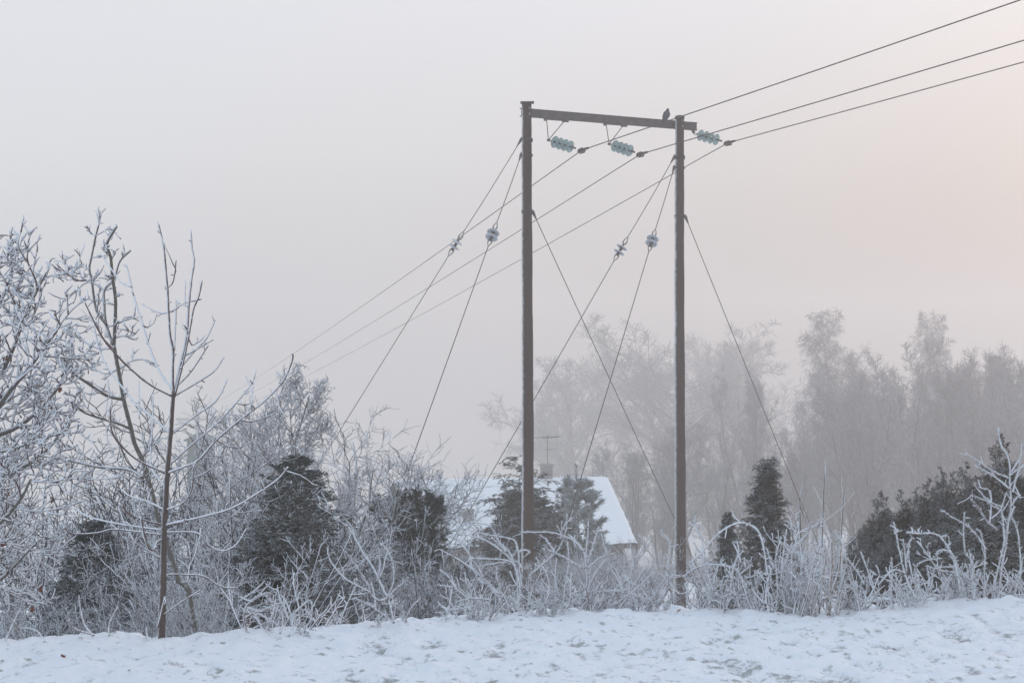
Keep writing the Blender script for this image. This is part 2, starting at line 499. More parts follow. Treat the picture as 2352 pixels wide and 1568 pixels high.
def bare_field(X, Y, d):
    a = fbm(X * 1.6 + 3, Y * 2.0 + 8, 3); b = fbm(X * 17 + 31, Y * 13 + 5, 3)
    low = 0.5 - (fbm(X * 3.0, Y * 3.0, 4))
    fade = np.clip((-d - 0.12) / 0.75, 0, 1)
    low = 0.35 * low + 1.0 * (0.5 - fbm(X * 7 + 40, Y * 7, 3)) + 0.5 * (0.5 - fbm(X * 19 + 11, Y * 19, 2))
    v = (a - 0.50) * 1.6 + (b - 0.5) * 2.0 + low * 2.4 - 0.10
    return np.clip(v, 0, 1) * (0.25 + 0.75 * fade) * (d < 0.1)


make_ground()

# ------------------------------------------------------------------ growth tools


def rs(seed):
    return np.random.RandomState(seed)


def unit(rng, n):
    return norm(rng.normal(size=(n, 3)))


def grow(rng, start, d, length, r0, nseg, wander=0.2, up=0.05, tip=0.35, power=1.0):
    start = np.asarray(start, float); d = norm(np.asarray(d, float))
    n = len(start); length = np.broadcast_to(np.asarray(length, float), (n,)); r0 = np.broadcast_to(np.asarray(r0, float), (n,))
    P = np.empty((n, nseg + 1, 3)); P[:, 0] = start
    st = (length / nseg)[:, None]
    for i in range(nseg):
        d = norm(d + wander * rng.normal(size=(n, 3)) + np.array([0, 0, up]))
        P[:, i + 1] = P[:, i] + d * st
    t = np.linspace(0, 1, nseg + 1) ** power
    Rr = r0[:, None] * (1 - t * (1 - tip))
    return P, Rr


def spawn(rng, P, Rr, k, t0, t1, ang, angsd, lr, lvar=0.35, taper=0.5, rr=0.6, rmin=0.0, opposite=False, flat=0.0, lmin=0.0):
    """k children on each branch of P; returns start, dir, length, r0"""
    n, N, _ = P.shape
    t = (np.arange(k)[None] + rng.random_sample((n, k))) / k
    if opposite: t = np.repeat((np.arange((k + 1) // 2)[None] + 0.3 + 0.4 * rng.random_sample((n, (k + 1) // 2))) / ((k + 1) // 2), 2, axis=1)[:, :k]
    t = t0 + (t1 - t0) * t
    f = t * (N - 1); i = np.minimum(f.astype(int), N - 2); u = (f - i)[..., None]
    ii = np.arange(n)[:, None]
    S = P[ii, i] * (1 - u) + P[ii, i + 1] * u
    T = norm(P[ii, i + 1] - P[ii, i])
    ra = Rr[ii, i] * (1 - u[..., 0]) + Rr[ii, i + 1] * u[..., 0]
    az = rng.random_sample((n, 1)) * 6.28 + np.arange(k)[None] * 2.4 + rng.normal(size=(n, k)) * 0.4
    if opposite: az = rng.random_sample((n, 1)) * 6.28 + (np.arange(k)[None] // 2) * 1.57 + (np.arange(k)[None] % 2) * math.pi
    ref = np.broadcast_to(np.array([0.13, 0.21, 0.97]), T.shape).copy()
    par = np.abs((ref * T).sum(-1)) > 0.93
    ref[par] = (1, 0.1, 0)
    a = norm(np.cross(T, ref)); b = np.cross(T, a)
    side = np.cos(az)[..., None] * a + np.sin(az)[..., None] * b
    if flat: side = norm(side * np.array([1, 1, 1 - flat]) + 1e-6)
    an = R(ang) + R(angsd) * rng.normal(size=(n, k))
    D = norm(np.cos(an)[..., None] * T + np.sin(an)[..., None] * side)
    plen = np.linalg.norm(np.diff(P, axis=1), axis=-1).sum(1)[:, None]
    L = np.maximum(plen * lr * (1 - taper * (t - t0) / max(t1 - t0, 1e-6)) * (1 + lvar * (rng.random_sample((n, k)) * 2 - 1)), lmin)
    r0 = np.maximum(ra * rr, rmin)
    return S.reshape(-1, 3), D.reshape(-1, 3), L.ravel(), r0.ravel()


def smooth_line(pts, step):
    """Catmull-Rom through pts, resampled"""
    p = np.asarray(pts, float)
    if len(p) == 2: p = np.array([p[0], (p[0] + p[1]) / 2, p[1]])
    q = np.concatenate([[2 * p[0] - p[1]], p, [2 * p[-1] - p[-2]]])
    out = []
    for i in range(len(p) - 1):
        a, b, c, d = q[i:i + 4]
        n = max(2, int(np.linalg.norm(c - b) / step))
        t = (np.arange(n) / n)[:, None]
        out.append(0.5 * ((2 * b) + (-a + c) * t + (2 * a - 5 * b + 4 * c - d) * t ** 2 + (-a + 3 * b - 3 * c + d) * t ** 3))
    out.append(p[-1:])
    return np.concatenate(out)


def resample(line, n):
    s = np.concatenate([[0], np.cumsum(np.linalg.norm(np.diff(line, axis=0), axis=1))])
    t = np.linspace(0, s[-1], n)
    return np.stack([np.interp(t, s, line[:, k]) for k in range(3)], -1)


def traced(rng, lines, Y, spread=0.12, step=0.03):
    """polylines [(r0_px, r1_px, [(px,py)...] or (px,py,dy))] -> list of (points, radii) at distance about Y"""
    out = []
    for it in lines:
        r0, r1, pts = it[:3]; dy1 = it[3] if len(it) > 3 else rng.uniform(-spread, spread); dy0 = it[4] if len(it) > 4 else 0.0
        n = len(pts)
        p3 = np.array([W(x, y, Y + dy0 + (dy1 - dy0) * (i / max(n - 1, 1))) for i, (x, y) in enumerate(pts)])
        ln = smooth_line(p3, step)
        t = np.linspace(0, 1, len(ln))
        out.append((ln, (r0 + (r1 - r0) * t) / FPX * Y))
    return out


def side_twigs(rng, lines, per_m, ang, L0, L1, rr, rmin, nseg=4, wander=0.25, up=0.06, t0=0.12, t1=1.0):
    """short twigs on traced stems -> (P, R) arrays"""
    Ps, Rs = [], []
    for ln, rad in lines:
        ln_len = np.linalg.norm(np.diff(ln, axis=0), axis=1).sum()
        k = max(1, int(per_m * ln_len))
        P = resample(ln, 24)[None]; Rr = np.interp(np.linspace(0, 1, 24), np.linspace(0, 1, len(rad)), rad)[None]
        S, D, L, r = spawn(rng, P, Rr, k, t0, t1, ang, 16, 1.0, rr=rr, rmin=rmin)
        L = rng.uniform(L0, L1, len(L)) * (0.5 + rng.random_sample(len(L)) ** 2)
        p, q = grow(rng, S, D, L, r, nseg, wander, up, 0.7)
        Ps.append(p); Rs.append(q)
    return np.concatenate(Ps), np.concatenate(Rs)


def rime(rng, g, P, Rr, per, L, wd):
    """rime feathers: tiny ice needles all over a set of twigs"""
    n, N, _ = P.shape
    k = per
    t = rng.random_sample((n, k)); f = t * (N - 1); i = np.minimum(f.astype(int), N - 2); u = (f - i)[..., None]; ii = np.arange(n)[:, None]
    S = (P[ii, i] * (1 - u) + P[ii, i + 1] * u).reshape(-1, 3)
    D = norm(unit(rng, len(S)) + np.array([-0.5, -0.1, 0.55]))
    g.spikes(S, D, rng.uniform(0.5, 1.0, len(S)) * L, wd)


# ------------------------------------------------------------------ power line portal
PL = W(1211, 784, 29.5); PR = W(1561.5, 784, 31.2)     # the two poles on plan
Z_TOP = 6.555
BD = norm(np.array([PR[0] - PL[0], PR[1] - PL[1], 0.0])); BN = np.array([BD[1], -BD[0], 0.0])   # along the beam, towards the camera
UP = np.array([0, 0, 1.0])


def beam_at(px):
    """point of the beam axis on plan that stands over picture column px"""
    k = (px - 1176) / FPX
    s = (k * PL[1] - PL[0]) / (BD[0] - k * BD[1])
    return np.array([PL[0] + BD[0] * s, PL[1] + BD[1] * s, 0])


def make_portal():
    root = thing('power_line_portal', 'tall brown wooden twin pole power line support joined by a steel crossbeam', 'utility pole', (PL[0], PL[1], ground(PL[0], PL[1])))
    inv = np.array(root.location)

    def part(g, name, mat, parent=root, smooth=True):
        for v in g.V: v -= inv
        o = g.build(name, mat, root, smooth)
        if parent is not root: o.parent = parent
        return o
    poles = []
    for j, c in enumerate((PL, PR)):
        rng = rs(40 + j)
        zb = float(ground(c[0], c[1])) - 0.25
        n = 60; z = np.linspace(zb, Z_TOP - 0.03, n); t = (z - zb) / (Z_TOP - zb)
        P = np.stack([np.full(n, c[0]) + 0.012 * np.sin(t * 5 + j), np.full(n, c[1]) + 0.01 * np.cos(t * 4), z], -1)
        rad = 0.133 - 0.031 * t + 0.0035 * np.sin(t * 37 + j * 2) + 0.002 * rng.normal(size=n)
        if j == 1: rad -= 0.004
        p = part(Geo().tubes(P, rad, 20, cap=True), 'pole', M['pole'])
        p['label'] = ('left pole of the pair, nearer, with a flat metal cap', 'right pole of the pair, a little farther back')[j]
        poles.append(p)
        # cap: flat sheet folded over the pole top on the left pole, low domed lid on the right one
        if j == 0:
            g = Geo().box(c * [1, 1, 0] + UP * (Z_TOP - 0.006), (0.285, 0.27, 0.014), bev=0.003)
            g.box(c * [1, 1, 0] + UP * (Z_TOP - 0.035) + np.array([-0.108, 0, 0]), (0.01, 0.2, 0.05))
        else:
            g = Geo().lathe([(0.002, 0.035), (0.06, 0.028), (0.108, 0.004), (0.112, -0.012), (0.1, -0.014)], c * [1, 1, 0] + UP * (Z_TOP - 0.03), UP, 20)
        part(g, 'pole_cap', M['steel'], p, smooth=False)
        # guy bands on the pole
        bands = ((322, 0.06), (357, 0.04), (487, 0.075)) if j == 0 else ((362, 0.06), (386, 0.03), (497, 0.06))
        for py, hgt in bands:
            zz = W(0, py, c[1])[2]
            tt = (zz - zb) / (Z_TOP - zb); rr = 0.133 - 0.031 * tt + 0.002; hgt *= 0.6
            b = part(Geo().lathe([(rr, -hgt), (rr + 0.008, -hgt), (rr + 0.010, 0), (rr + 0.008, hgt), (rr, hgt)], np.array([c[0], c[1], zz]), UP, 20), 'guy_band', M['band'], p)
        # bolts that hold the beam
        for dz in (-0.06, 0.06):
            part(Geo().lathe([(0.0, 0.02), (0.016, 0.018), (0.018, 0.0), (0.03, -0.002), (0.03, -0.012)], np.array([c[0], c[1], 6.36 + dz]) + BN * 0.118, BN, 8), 'bolt', M['galv'], p, smooth=False)
    # crossbeam: steel channel, web to the camera, bolted behind the poles; its right end stands past the pole
    e0 = beam_at(1203); e1 = beam_at(1607)
    zc = 6.365; hgt = 0.175
    off = -BN * 0.115
    L = np.linalg.norm(e1 - e0); ax = np.array([BD, -BN, UP]); mid = (e0 + e1) / 2 + off + UP * zc
    g = Geo().box(mid, (L, 0.012, hgt - 0.030), ax, bev=0.002)
    for sg in (-1, 1):
        g.box(mid + UP * sg * (hgt / 2 - 0.007) - BN * 0.035 + BD * 0.012, (L + 0.025, 0.085, 0.014), ax, bev=0.002)
    beam = part(g, 'crossbeam', M['steel'], smooth=False)
    # hangers: two plates, a flat bar and two rods to a point
    tips = []
    for (pa, pb, pt, ty) in ((1257, 1303, 1259.5, 322), (1394, 1438, 1399, 331)):
        A, B = beam_at(pa), beam_at(pb)
        fr = off + BN * 0.03
        zb_ = zc - hgt / 2
        hg = []
        ga = Geo()
        ga.box(A + fr + UP * (zb_ - 0.022), (0.075, 0.012, 0.085), ax, bev=0.002)
        hang = part(ga, 'hanger_plate', M['steel'], beam, smooth=False)
        gb = Geo()
        gb.box(B + fr + BD * 0.01 + UP * (zb_ - 0.020), (0.14, 0.012, 0.075), ax, bev=0.002)
        gb.box(B + fr - BD * 0.05 + UP * (zb_ - 0.045), (0.05, 0.03, 0.03), ax, bev=0.004)
        part(gb, 'hanger_plate', M['steel'], beam, smooth=False)
        part(Geo().box((A + B) / 2 + fr + BN * 0.02 + UP * (zb_ - 0.030), (np.linalg.norm(B - A) - 0.02, 0.014, 0.024), ax), 'hanger_bar', M['steel'], beam, smooth=False)
        tipYs = (A + fr)[1] - 0.02
        T = W(pt, ty, tipYs)
        tips.append(T)
        a0 = A + fr + BD * 0.02 + UP * (zb_ - 0.03) + BN * 0.02; b0 = B + fr - BD * 0.045 + UP * (zb_ - 0.05) + BN * 0.02
        part(Geo().tubes(np.array([a0, (a0 + T) / 2, T]), np.full(3, 0.0095), 8), 'hanger_rod', M['steel'], beam)
        part(Geo().tubes(np.array([b0, (b0 + T) / 2, T]), np.full(3, 0.0095), 8), 'hanger_rod', M['steel'], beam)
        part(Geo().lathe([(0.001, -0.03), (0.026, -0.026), (0.028, 0.026), (0.001, 0.03)], T, BN, 10), 'hanger_eye', M['steel'], beam, smooth=False)
    # bracket below the beam's right end
    E = beam_at(1601) + off + UP * (zc - hgt / 2 - 0.03)
    g = Geo()
    tri = np.array([(-0.085, 0.03), (0.02, 0.03), (0.012, -0.055), (-0.025, -0.055)])
    V = [E + BD * a + UP * b + BN * s for s in (-0.006, 0.006) for a, b in tri]
    g.add(np.array(V), [(3, 2, 1, 0), (4, 5, 6, 7), (0, 1, 5, 4), (1, 2, 6, 5), (2, 3, 7, 6), (3, 0, 4, 7)])
    part(g, 'end_bracket', M['steel'], beam, smooth=False)
    tips.append(E - UP * 0.045)
    return tips, zc


TIPS, BEAM_Z = make_portal()
CLAMPS = []
SDIR0 = None


def make_string(tip, clamp_px, clamp_py, label):
    """string of four teal glass discs from the hanger to the conductor clamp"""
    root = thing('insulator_string', label, 'insulator', tip, 'glass insulator strings under the crossbeam')
    # the string is pulled to the right and towards the camera by the bend of the line
    L = 0.90
    k = np.array([(clamp_px - 1176) / FPX, 1.0, (784 - clamp_py) / FPX])
    # find the point on the clamp's sight line at distance L from the tip, on the near side
    c0 = np.array([0, 0, EYE]); m = tip - c0
    a = k @ k; b = -2 * k @ m; c = m @ m - L * L
    disc = b * b - 4 * a * c
    Yc = (-b - math.sqrt(disc)) / (2 * a) if disc > 0 else -b / (2 * a)
    C = c0 + k * Yc
    d = norm(C - tip); o0 = np.zeros(3)

    def part(g, name, mat, parent=root, smooth=True):
        return g.build(name, mat, parent, smooth)
    side = norm(np.cross(d, UP)); v2 = np.cross(side, d)
    # shackle and link
    th = np.linspace(0, 2 * math.pi, 17)
    ring = np.stack([d * (0.035 + 0.034 * math.cos(q)) + v2 * 0.021 * math.sin(q) for q in th])
    part(Geo().tubes(ring, np.full(17, 0.0075), 6), 'link', M['galv'])
    s0 = 0.085; pitch = 0.138
    axis = norm(C - tip)
    for i in range(4):
        o = axis * (s0 + i * pitch)
        cap = part(Geo().lathe([(0.001, 0.0), (0.026, 0.002), (0.036, 0.018), (0.040, 0.045), (0.046, 0.06), (0.02, 0.064), (0.012, 0.07), (0.012, 0.125)], o, axis, 14), 'cap', M['steel'])
        part(Geo().lathe([(0.040, 0.046), (0.070, 0.052), (0.104, 0.068), (0.124, 0.088), (0.127, 0.097), (0.120, 0.099), (0.112, 0.082), (0.104, 0.080), (0.100, 0.108), (0.094, 0.109),
                          (0.090, 0.077), (0.080, 0.073), (0.076, 0.106), (0.070, 0.107), (0.066, 0.070), (0.055, 0.068), (0.050, 0.098), (0.044, 0.098), (0.040, 0.066), (0.020, 0.062)], o, axis, 28), 'glass_disc', M['glass'])
    e = axis * (s0 + 4 * pitch)
    g = Geo().tubes(np.array([e - axis * 0.02, e + axis * 0.05, e + axis * 0.10]), np.array([0.014, 0.02, 0.022]), 8, cap=True)
    part(g, 'socket', M['steel'])
    Cl = C - tip
    # clamp body: bent saddle along the conductor, two U bolts, keeper
    return root, C, Cl, part


def wire_dirs():
    return norm(np.array([0.6, -0.8, 0.095]))


STR = []
for tip, px, py, lb in ((TIPS[0], 1336, 345, 'string of four teal glass discs hung nearest the left pole'),
                        (TIPS[1], 1471, 354, 'middle string of four teal glass discs under the crossbeam'),
                        (TIPS[2], 1672, 328, 'string of four teal glass discs hung off the beam end beside the right pole')):
    STR.append(make_string(tip, px, py, lb))

# far end of the span that runs down into the valley
FARY = 190.0
FAR_TOPS = [W(x, 961, FARY) for x in (424, 455, 487)]
RIGHT_EDGE = [(2352, 3), (2352, 97), (2352, 145)]


def conductor(i, label):
    root, C, Cl, part = STR[i]
    d0 = np.array([0.6, -0.8])
    kx = 1176 / FPX
    s = (kx * C[1] - C[0]) / (d0[0] - kx * d0[1])
    Ye = C[1] + d0[1] * s
    E = W(RIGHT_EDGE[i][0], RIGHT_EDGE[i][1], Ye)
    u = (E - C) / s
    up = [C + u * q + UP * 0.00035 * q * q for q in np.linspace(0, 62, 50)]
    F = FAR_TOPS[i]
    tt = np.concatenate([np.linspace(0, 0.08, 10)[1:], np.linspace(0.08, 1, 60)[1:]])
    dn = [C + (F - C) * q - UP * 4 * 0.55 * q * (1 - q) for q in tt]
    P = np.array(up[::-1] + dn)
    # round the bend at the clamp
    j = 49
    P[j] = P[j] + (0.25 * (P[j - 1] - P[j]) / np.linalg.norm(P[j - 1] - P[j]) + 0.25 * (P[j + 1] - P[j]) / np.linalg.norm(P[j + 1] - P[j])) * 0.1
    o = tag(Geo().tubes(P, np.full(len(P), 0.0105), 6).build('power_line', M['wire']), label, 'power line', 'power lines strung across the portal')
    # clamp on the string
    tdir = norm(u - norm(F - C) * 1.0)
    for nm, g in (('clamp_body', Geo().box(Cl - UP * 0.01 - norm(Cl) * 0.03, (0.20, 0.05, 0.07), np.array([tdir, np.cross(UP, tdir), UP]), bev=0.012)),):
        part(g, nm, M['steel'])
    arm = np.array([norm(u) * 0.06, norm(u) * 0.13, norm(u) * 0.20, norm(u) * 0.24]) + Cl
    part(Geo().tubes(arm, np.array([0.016, 0.026, 0.024, 0.012]), 8, cap=True), 'grip', M['steel'])
    arm = np.array([norm(F - C) * q for q in (0.03, 0.10, 0.16, 0.22)]) + Cl
    part(Geo().tubes(arm, np.array([0.020, 0.020, 0.016, 0.0108]), 8, cap=True), 'grip', M['steel'])
    for sg in (-0.055, 0.0, 0.055):
        th = np.linspace(0, math.pi, 9)
        c = Cl + tdir * sg - UP * 0.03
        sd = np.cross(UP, tdir)
        ub = np.array([c + tdir * 0.0 + sd * 0.034 * math.cos(q) - UP * (0.030 * math.sin(q)) for q in th])
        ub = np.concatenate([[ub[0] + UP * 0.07], ub, [ub[-1] + UP * 0.07]])
        part(Geo().tubes(ub, np.full(len(ub), 0.010), 6), 'u_bolt', M['steel'])
    th = np.linspace(0, 2 * math.pi, 13)
    c = Cl + tdir * 0.10 - UP * 0.045
    part(Geo().tubes(np.array([c + tdir * 0.045 * math.cos(q) + UP * 0.03 * math.sin(q) for q in th]), np.full(13, 0.010), 6), 'keeper', M['steel'])


conductor(0, 'topmost dark conductor, clamped to the insulator string nearest the left pole')
conductor(1, 'middle dark conductor, clamped to the middle insulator string')
conductor(2, 'lowest dark conductor at the right edge, clamped to the string on the beam end')


def disc_pair(root, c, axis, inv, loop=0.10):
    """two white porcelain discs on metal caps with a clevis on either side"""
    ins = Geo().lathe([(0.001, -0.17), (0.022, -0.168), (0.026, -0.13), (0.040, -0.11), (0.034, -0.06), (0.030, -0.02), (0.034, 0.0), (0.040, 0.03), (0.026, 0.05), (0.022, 0.10), (0.001, 0.11)], c - inv, axis, 14).build('insulator', M['steel'], root)
    for h in (-0.075, 0.05):
        Geo().lathe([(0.03, h + 0.020), (0.075, h + 0.018), (0.125, h + 0.002), (0.131, h - 0.008), (0.124, h - 0.016), (0.10, h - 0.008), (0.095, h - 0.018), (0.088, h - 0.006), (0.070, h - 0.004), (0.064, h - 0.016), (0.056, h - 0.004), (0.03, h - 0.002)], c - inv, axis, 26).build('porcelain_disc', M['porcelain'], ins)
    side = norm(np.cross(axis, np.array([0, 1.0, 0])))
    for sg in (-1, 1):
        b = c - inv + axis * sg * (0.15)
        e = axis * sg
        pts = [b + e * 0.17, b + e * 0.06 + side * 0.036, b + e * 0.0 + side * 0.03, b + e * -0.03, b + e * 0.0 - side * 0.03, b + e * 0.06 - side * 0.036, b + e * 0.17]
        Geo().tubes(smooth_line(pts, 0.02), np.interp(np.linspace(0, 1, len(smooth_line(pts, 0.02))), [0, 0.3, 0.5, 0.7, 1], [0.007, 0.013, 0.02, 0.013, 0.007]), 7).build('clevis', M['galv'], root)
    return ins


def guy(label, p_top, p_ground, ins_px=None, marker=False):
    root = thing('guy_wire', label, 'guy wire', p_ground, 'guy wires of the portal')
    inv = np.array(p_ground, float)
    ax = norm(p_top - p_ground); Ltot = np.linalg.norm(p_top - p_ground)

    def strand(a, b):
        n = 14; t = np.linspace(0, 1, n)[:, None]
        P = a + (b - a) * t - UP * 0.02 * np.sin(t * math.pi)
        Geo().tubes(P - inv, np.full(n, 0.0085), 6).build('strand', M['wire'], root)
    if ins_px is not None:
        # point of the wire in the picture row of the insulator
        lo, hi = 0.0, 1.0
        for _ in range(40):
            m = (lo + hi) / 2; q = p_ground + (p_top - p_ground) * m
            py = 784 - (q[2] - EYE) / q[1] * FPX
            if py > ins_px: lo = m
            else: hi = m
        c = p_ground + (p_top - p_ground) * lo
        disc_pair(root, c, ax, inv)
        strand(p_top, c + ax * 0.31); strand(c - ax * 0.31, p_ground)
    else:
        strand(p_top, p_ground)
    # fittings: eye plate at the top, anchor rod at the ground
    Geo().tubes(np.array([p_top + ax * 0.06, p_top, p_top - ax * 0.07, p_top - ax * 0.16]) - inv, np.array([0.03, 0.034, 0.022, 0.009]), 8, cap=True).build('eye_plate', M['steel'], root)
    Geo().tubes(np.array([p_ground - ax * 0.3, p_ground + ax * 0.3, p_ground + ax * 0.75]) - inv, np.array([0.016, 0.016, 0.014]), 8, cap=True).build('anchor_rod', M['steel'], root)
    if marker:
        # the sleeve sits where the picture shows its top
        mm = 0.0
        for q_ in np.linspace(0, 0.5, 400):
            w_ = p_ground + (p_top - p_ground) * q_
            if 784 - (w_[2] - EYE) / w_[1] * FPX < marker: break
            mm = q_ * Ltot
        Geo().tubes(np.array([p_ground + ax * (mm - 0.62), p_ground + ax * (mm - 0.3), p_ground + ax * mm]) - inv, np.array([0.024, 0.024, 0.022]), 8, cap=True).build('marker_sleeve', M['marker'], root)


def anchor(px, Y):
    x = (px - 1176) / FPX * Y
    return np.array([x, Y, float(ground(x, Y))])


def on_pole(c, py, side):
    return np.array([c[0] + side * 0.13, c[1] - 0.02, W(0, py, c[1])[2]])


def gpx(x0, y0, x1, y1, Y):
    """anchor on the ground at distance Y on the picture line through two points"""
    for yy in np.arange(1300, 1900, 2.0):
        xx = x0 + (x1 - x0) * (yy - y0) / (y1 - y0)
        p = W(xx, yy, Y)
        if p[2] <= float(ground(p[0], p[1])): return p
    return p


guy('outer guy wire falling far left from the left pole, with white disc insulators', on_pole(PL, 322, -1), gpx(1052, 560, 765, 1015, 32.0), 560)
guy('steeper left guy wire of the left pole with a pair of white discs', on_pole(PL, 357, -1), gpx(1135, 538, 905, 1170, 23.5), 538, 1345)
guy('outer left guy wire of the right pole, crossing behind the left pole', on_pole(PR, 362, -1), gpx(1427, 572, 1085, 1160, 29.6), 572, 1318)
guy('steep left guy wire of the right pole with a pair of white discs', on_pole(PR, 386, -1), gpx(1499, 552, 1330, 1110, 25.0), 552)
guy('plain guy wire from the left pole slanting down towards the foot of the right pole', on_pole(PL, 490, 1), gpx(1224, 490, 1540, 1170, 32.5))
guy('plain guy wire slanting down to the right of the right pole', on_pole(PR, 500, 1), gpx(1575, 500, 1860, 1200, 33.5))


def make_bird():
    """a crow sized bird, upright on the beam, turned away to the right"""
    b = beam_at(1540); base = np.array([b[0], b[1], BEAM_Z + 0.0875]) - BN * 0.135
    root = thing('bird', 'dark grey bird perched upright on the crossbeam beside the right pole', 'bird', base)
    # spine from tail tip over back to beak: (along, up), radius
    sp = [(-0.115, -0.045, .008), (-0.095, -0.01, .022), (-0.078, 0.025, .042), (-0.055, 0.065, .066), (-0.030, 0.105, .080), (-0.010, 0.143, .078), (0.006, 0.172, .062), (0.014, 0.192, .045),
          (0.018, 0.208, .038), (0.026, 0.224, .037), (0.040, 0.236, .030), (0.055, 0.238, .015), (0.068, 0.234, .008), (0.084, 0.228, .002)]
    sp = np.array(sp); dirx = norm(BD * 0.75 - BN * 0.35)
    pts = sp[:, :1] * dirx + sp[:, 1:2] * UP
    n = 40; t = np.linspace(0, 1, len(sp)); tt = np.linspace(0, 1, n)
    P = np.stack([np.interp(tt, t, pts[:, k]) for k in range(3)], -1); rad = np.interp(tt, t, sp[:, 2])
    P = np.stack([np.convolve(np.pad(P[:, k], 1, 'edge'), [.25, .5, .25], 'valid') for k in range(3)], -1)
    Geo().tubes(P, rad, 14, cap=True).build('body', M['plumage'], root)
    sdv = np.cross(dirx, UP)
    for s in (-1, 1):   # folded wings
        q = [(-0.004, 0.155), (-0.03, 0.115), (-0.06, 0.065), (-0.085, 0.02), (-0.11, -0.03)]
        w = [0.02, 0.034, 0.032, 0.022, 0.006]
        g = Geo().tubes(np.array([a * dirx + h * UP + sdv * s * (0.056 - 0.3 * i * 0.012) for i, (a, h) in enumerate(q)]), np.array(w), 8, cap=True)
        g.build('wing', M['plumage'], root)
        f = sdv * s * 0.028
        Geo().tubes(np.array([f + UP * 0.07 - dirx * 0.03, f + UP * 0.03 - dirx * 0.02, f + UP * 0.010 - dirx * 0.01, f + UP * 0.008 + dirx * 0.03]), np.array([0.016, 0.008, 0.006, 0.004]), 6, cap=True).build('leg', M['plumage'], root)


make_bird()

# ------------------------------------------------------------------ far portal and transformer tower in the valley


def make_far_portal():
    x = [W(p, 0, FARY)[0] for p in (430, 455, 480)]
    zt = FAR_TOPS[0][2]
    gz = float(ground(x[1], FARY))
    root = thing('far_line_support', 'faint distant power line pole with crossarm in the fog at left', 'utility pole', (x[1], FARY, gz))
    Geo().tubes(np.array([[0, 0, -0.3], [0, 0, (zt - gz) * .5], [0, 0, zt - gz + 0.5]]), np.array([0.20, 0.18, 0.15]), 12, cap=True).build('pole', M['pole'], root)
    Geo().box((0, -0.2, zt - gz - 0.06), (5.8, 0.18, 0.24), bev=0.01).build('crossarm', M['steel'], root, False)
    for p in FAR_TOPS:
        q = p - np.array([x[1], FARY, gz])
        Geo().lathe([(0.04, -0.15), (0.09, -0.08), (0.05, -0.05), (0.10, 0.0), (0.04, 0.06)], q * [1, 0, 1] + np.array([0, -0.2, 0.08]), UP, 12).build('insulator', M['porcelain'], root)


make_far_portal()


def make_tower():
    Y = 62.0; c = W(462, 0, Y); gz = float(ground(c[0], Y)); zt = W(0, 992, Y)[2]; h = zt - gz
    root = thing('transformer_tower', 'small grey green transformer tower with a low roof behind the frosted trees', 'building', (c[0], Y, gz))
    Geo().box((0, 0, (h - 0.3) / 2), (1.0, 1.0, h - 0.3), bev=0.01).build('wall', M['tower'], root, False)
    g = Geo(); V = [(-0.62, -0.62, h - 0.3), (0.62, -0.62, h - 0.3), (0.62, 0.62, h - 0.3), (-0.62, 0.62, h - 0.3), (-0.1, 0, h), (0.1, 0, h), (-0.62, -0.62, h - 0.36), (0.62, -0.62, h - 0.36), (0.62, 0.62, h - 0.36), (-0.62, 0.62, h - 0.36)]
    g.add(np.array(V, float), [(0, 1, 5, 4), (2, 3, 4, 5), (6, 7, 1, 0), (7, 8, 2, 1), (8, 9, 3, 2), (9, 6, 0, 3), (9, 8, 7, 6)], [(1, 2, 5), (3, 0, 4)])
    g.build('roof', M['tower'], root, False)
    d = Geo().box((0.0, -0.515, 1.0), (0.8, 0.03, 2.0), bev=0.004).build('door', M['steel'], root, False)
    Geo().box((0.28, -0.54, 1.0), (0.03, 0.03, 0.14)).build('handle', M['galv'], d, False)


make_tower()

# ------------------------------------------------------------------ house with the snowy roof


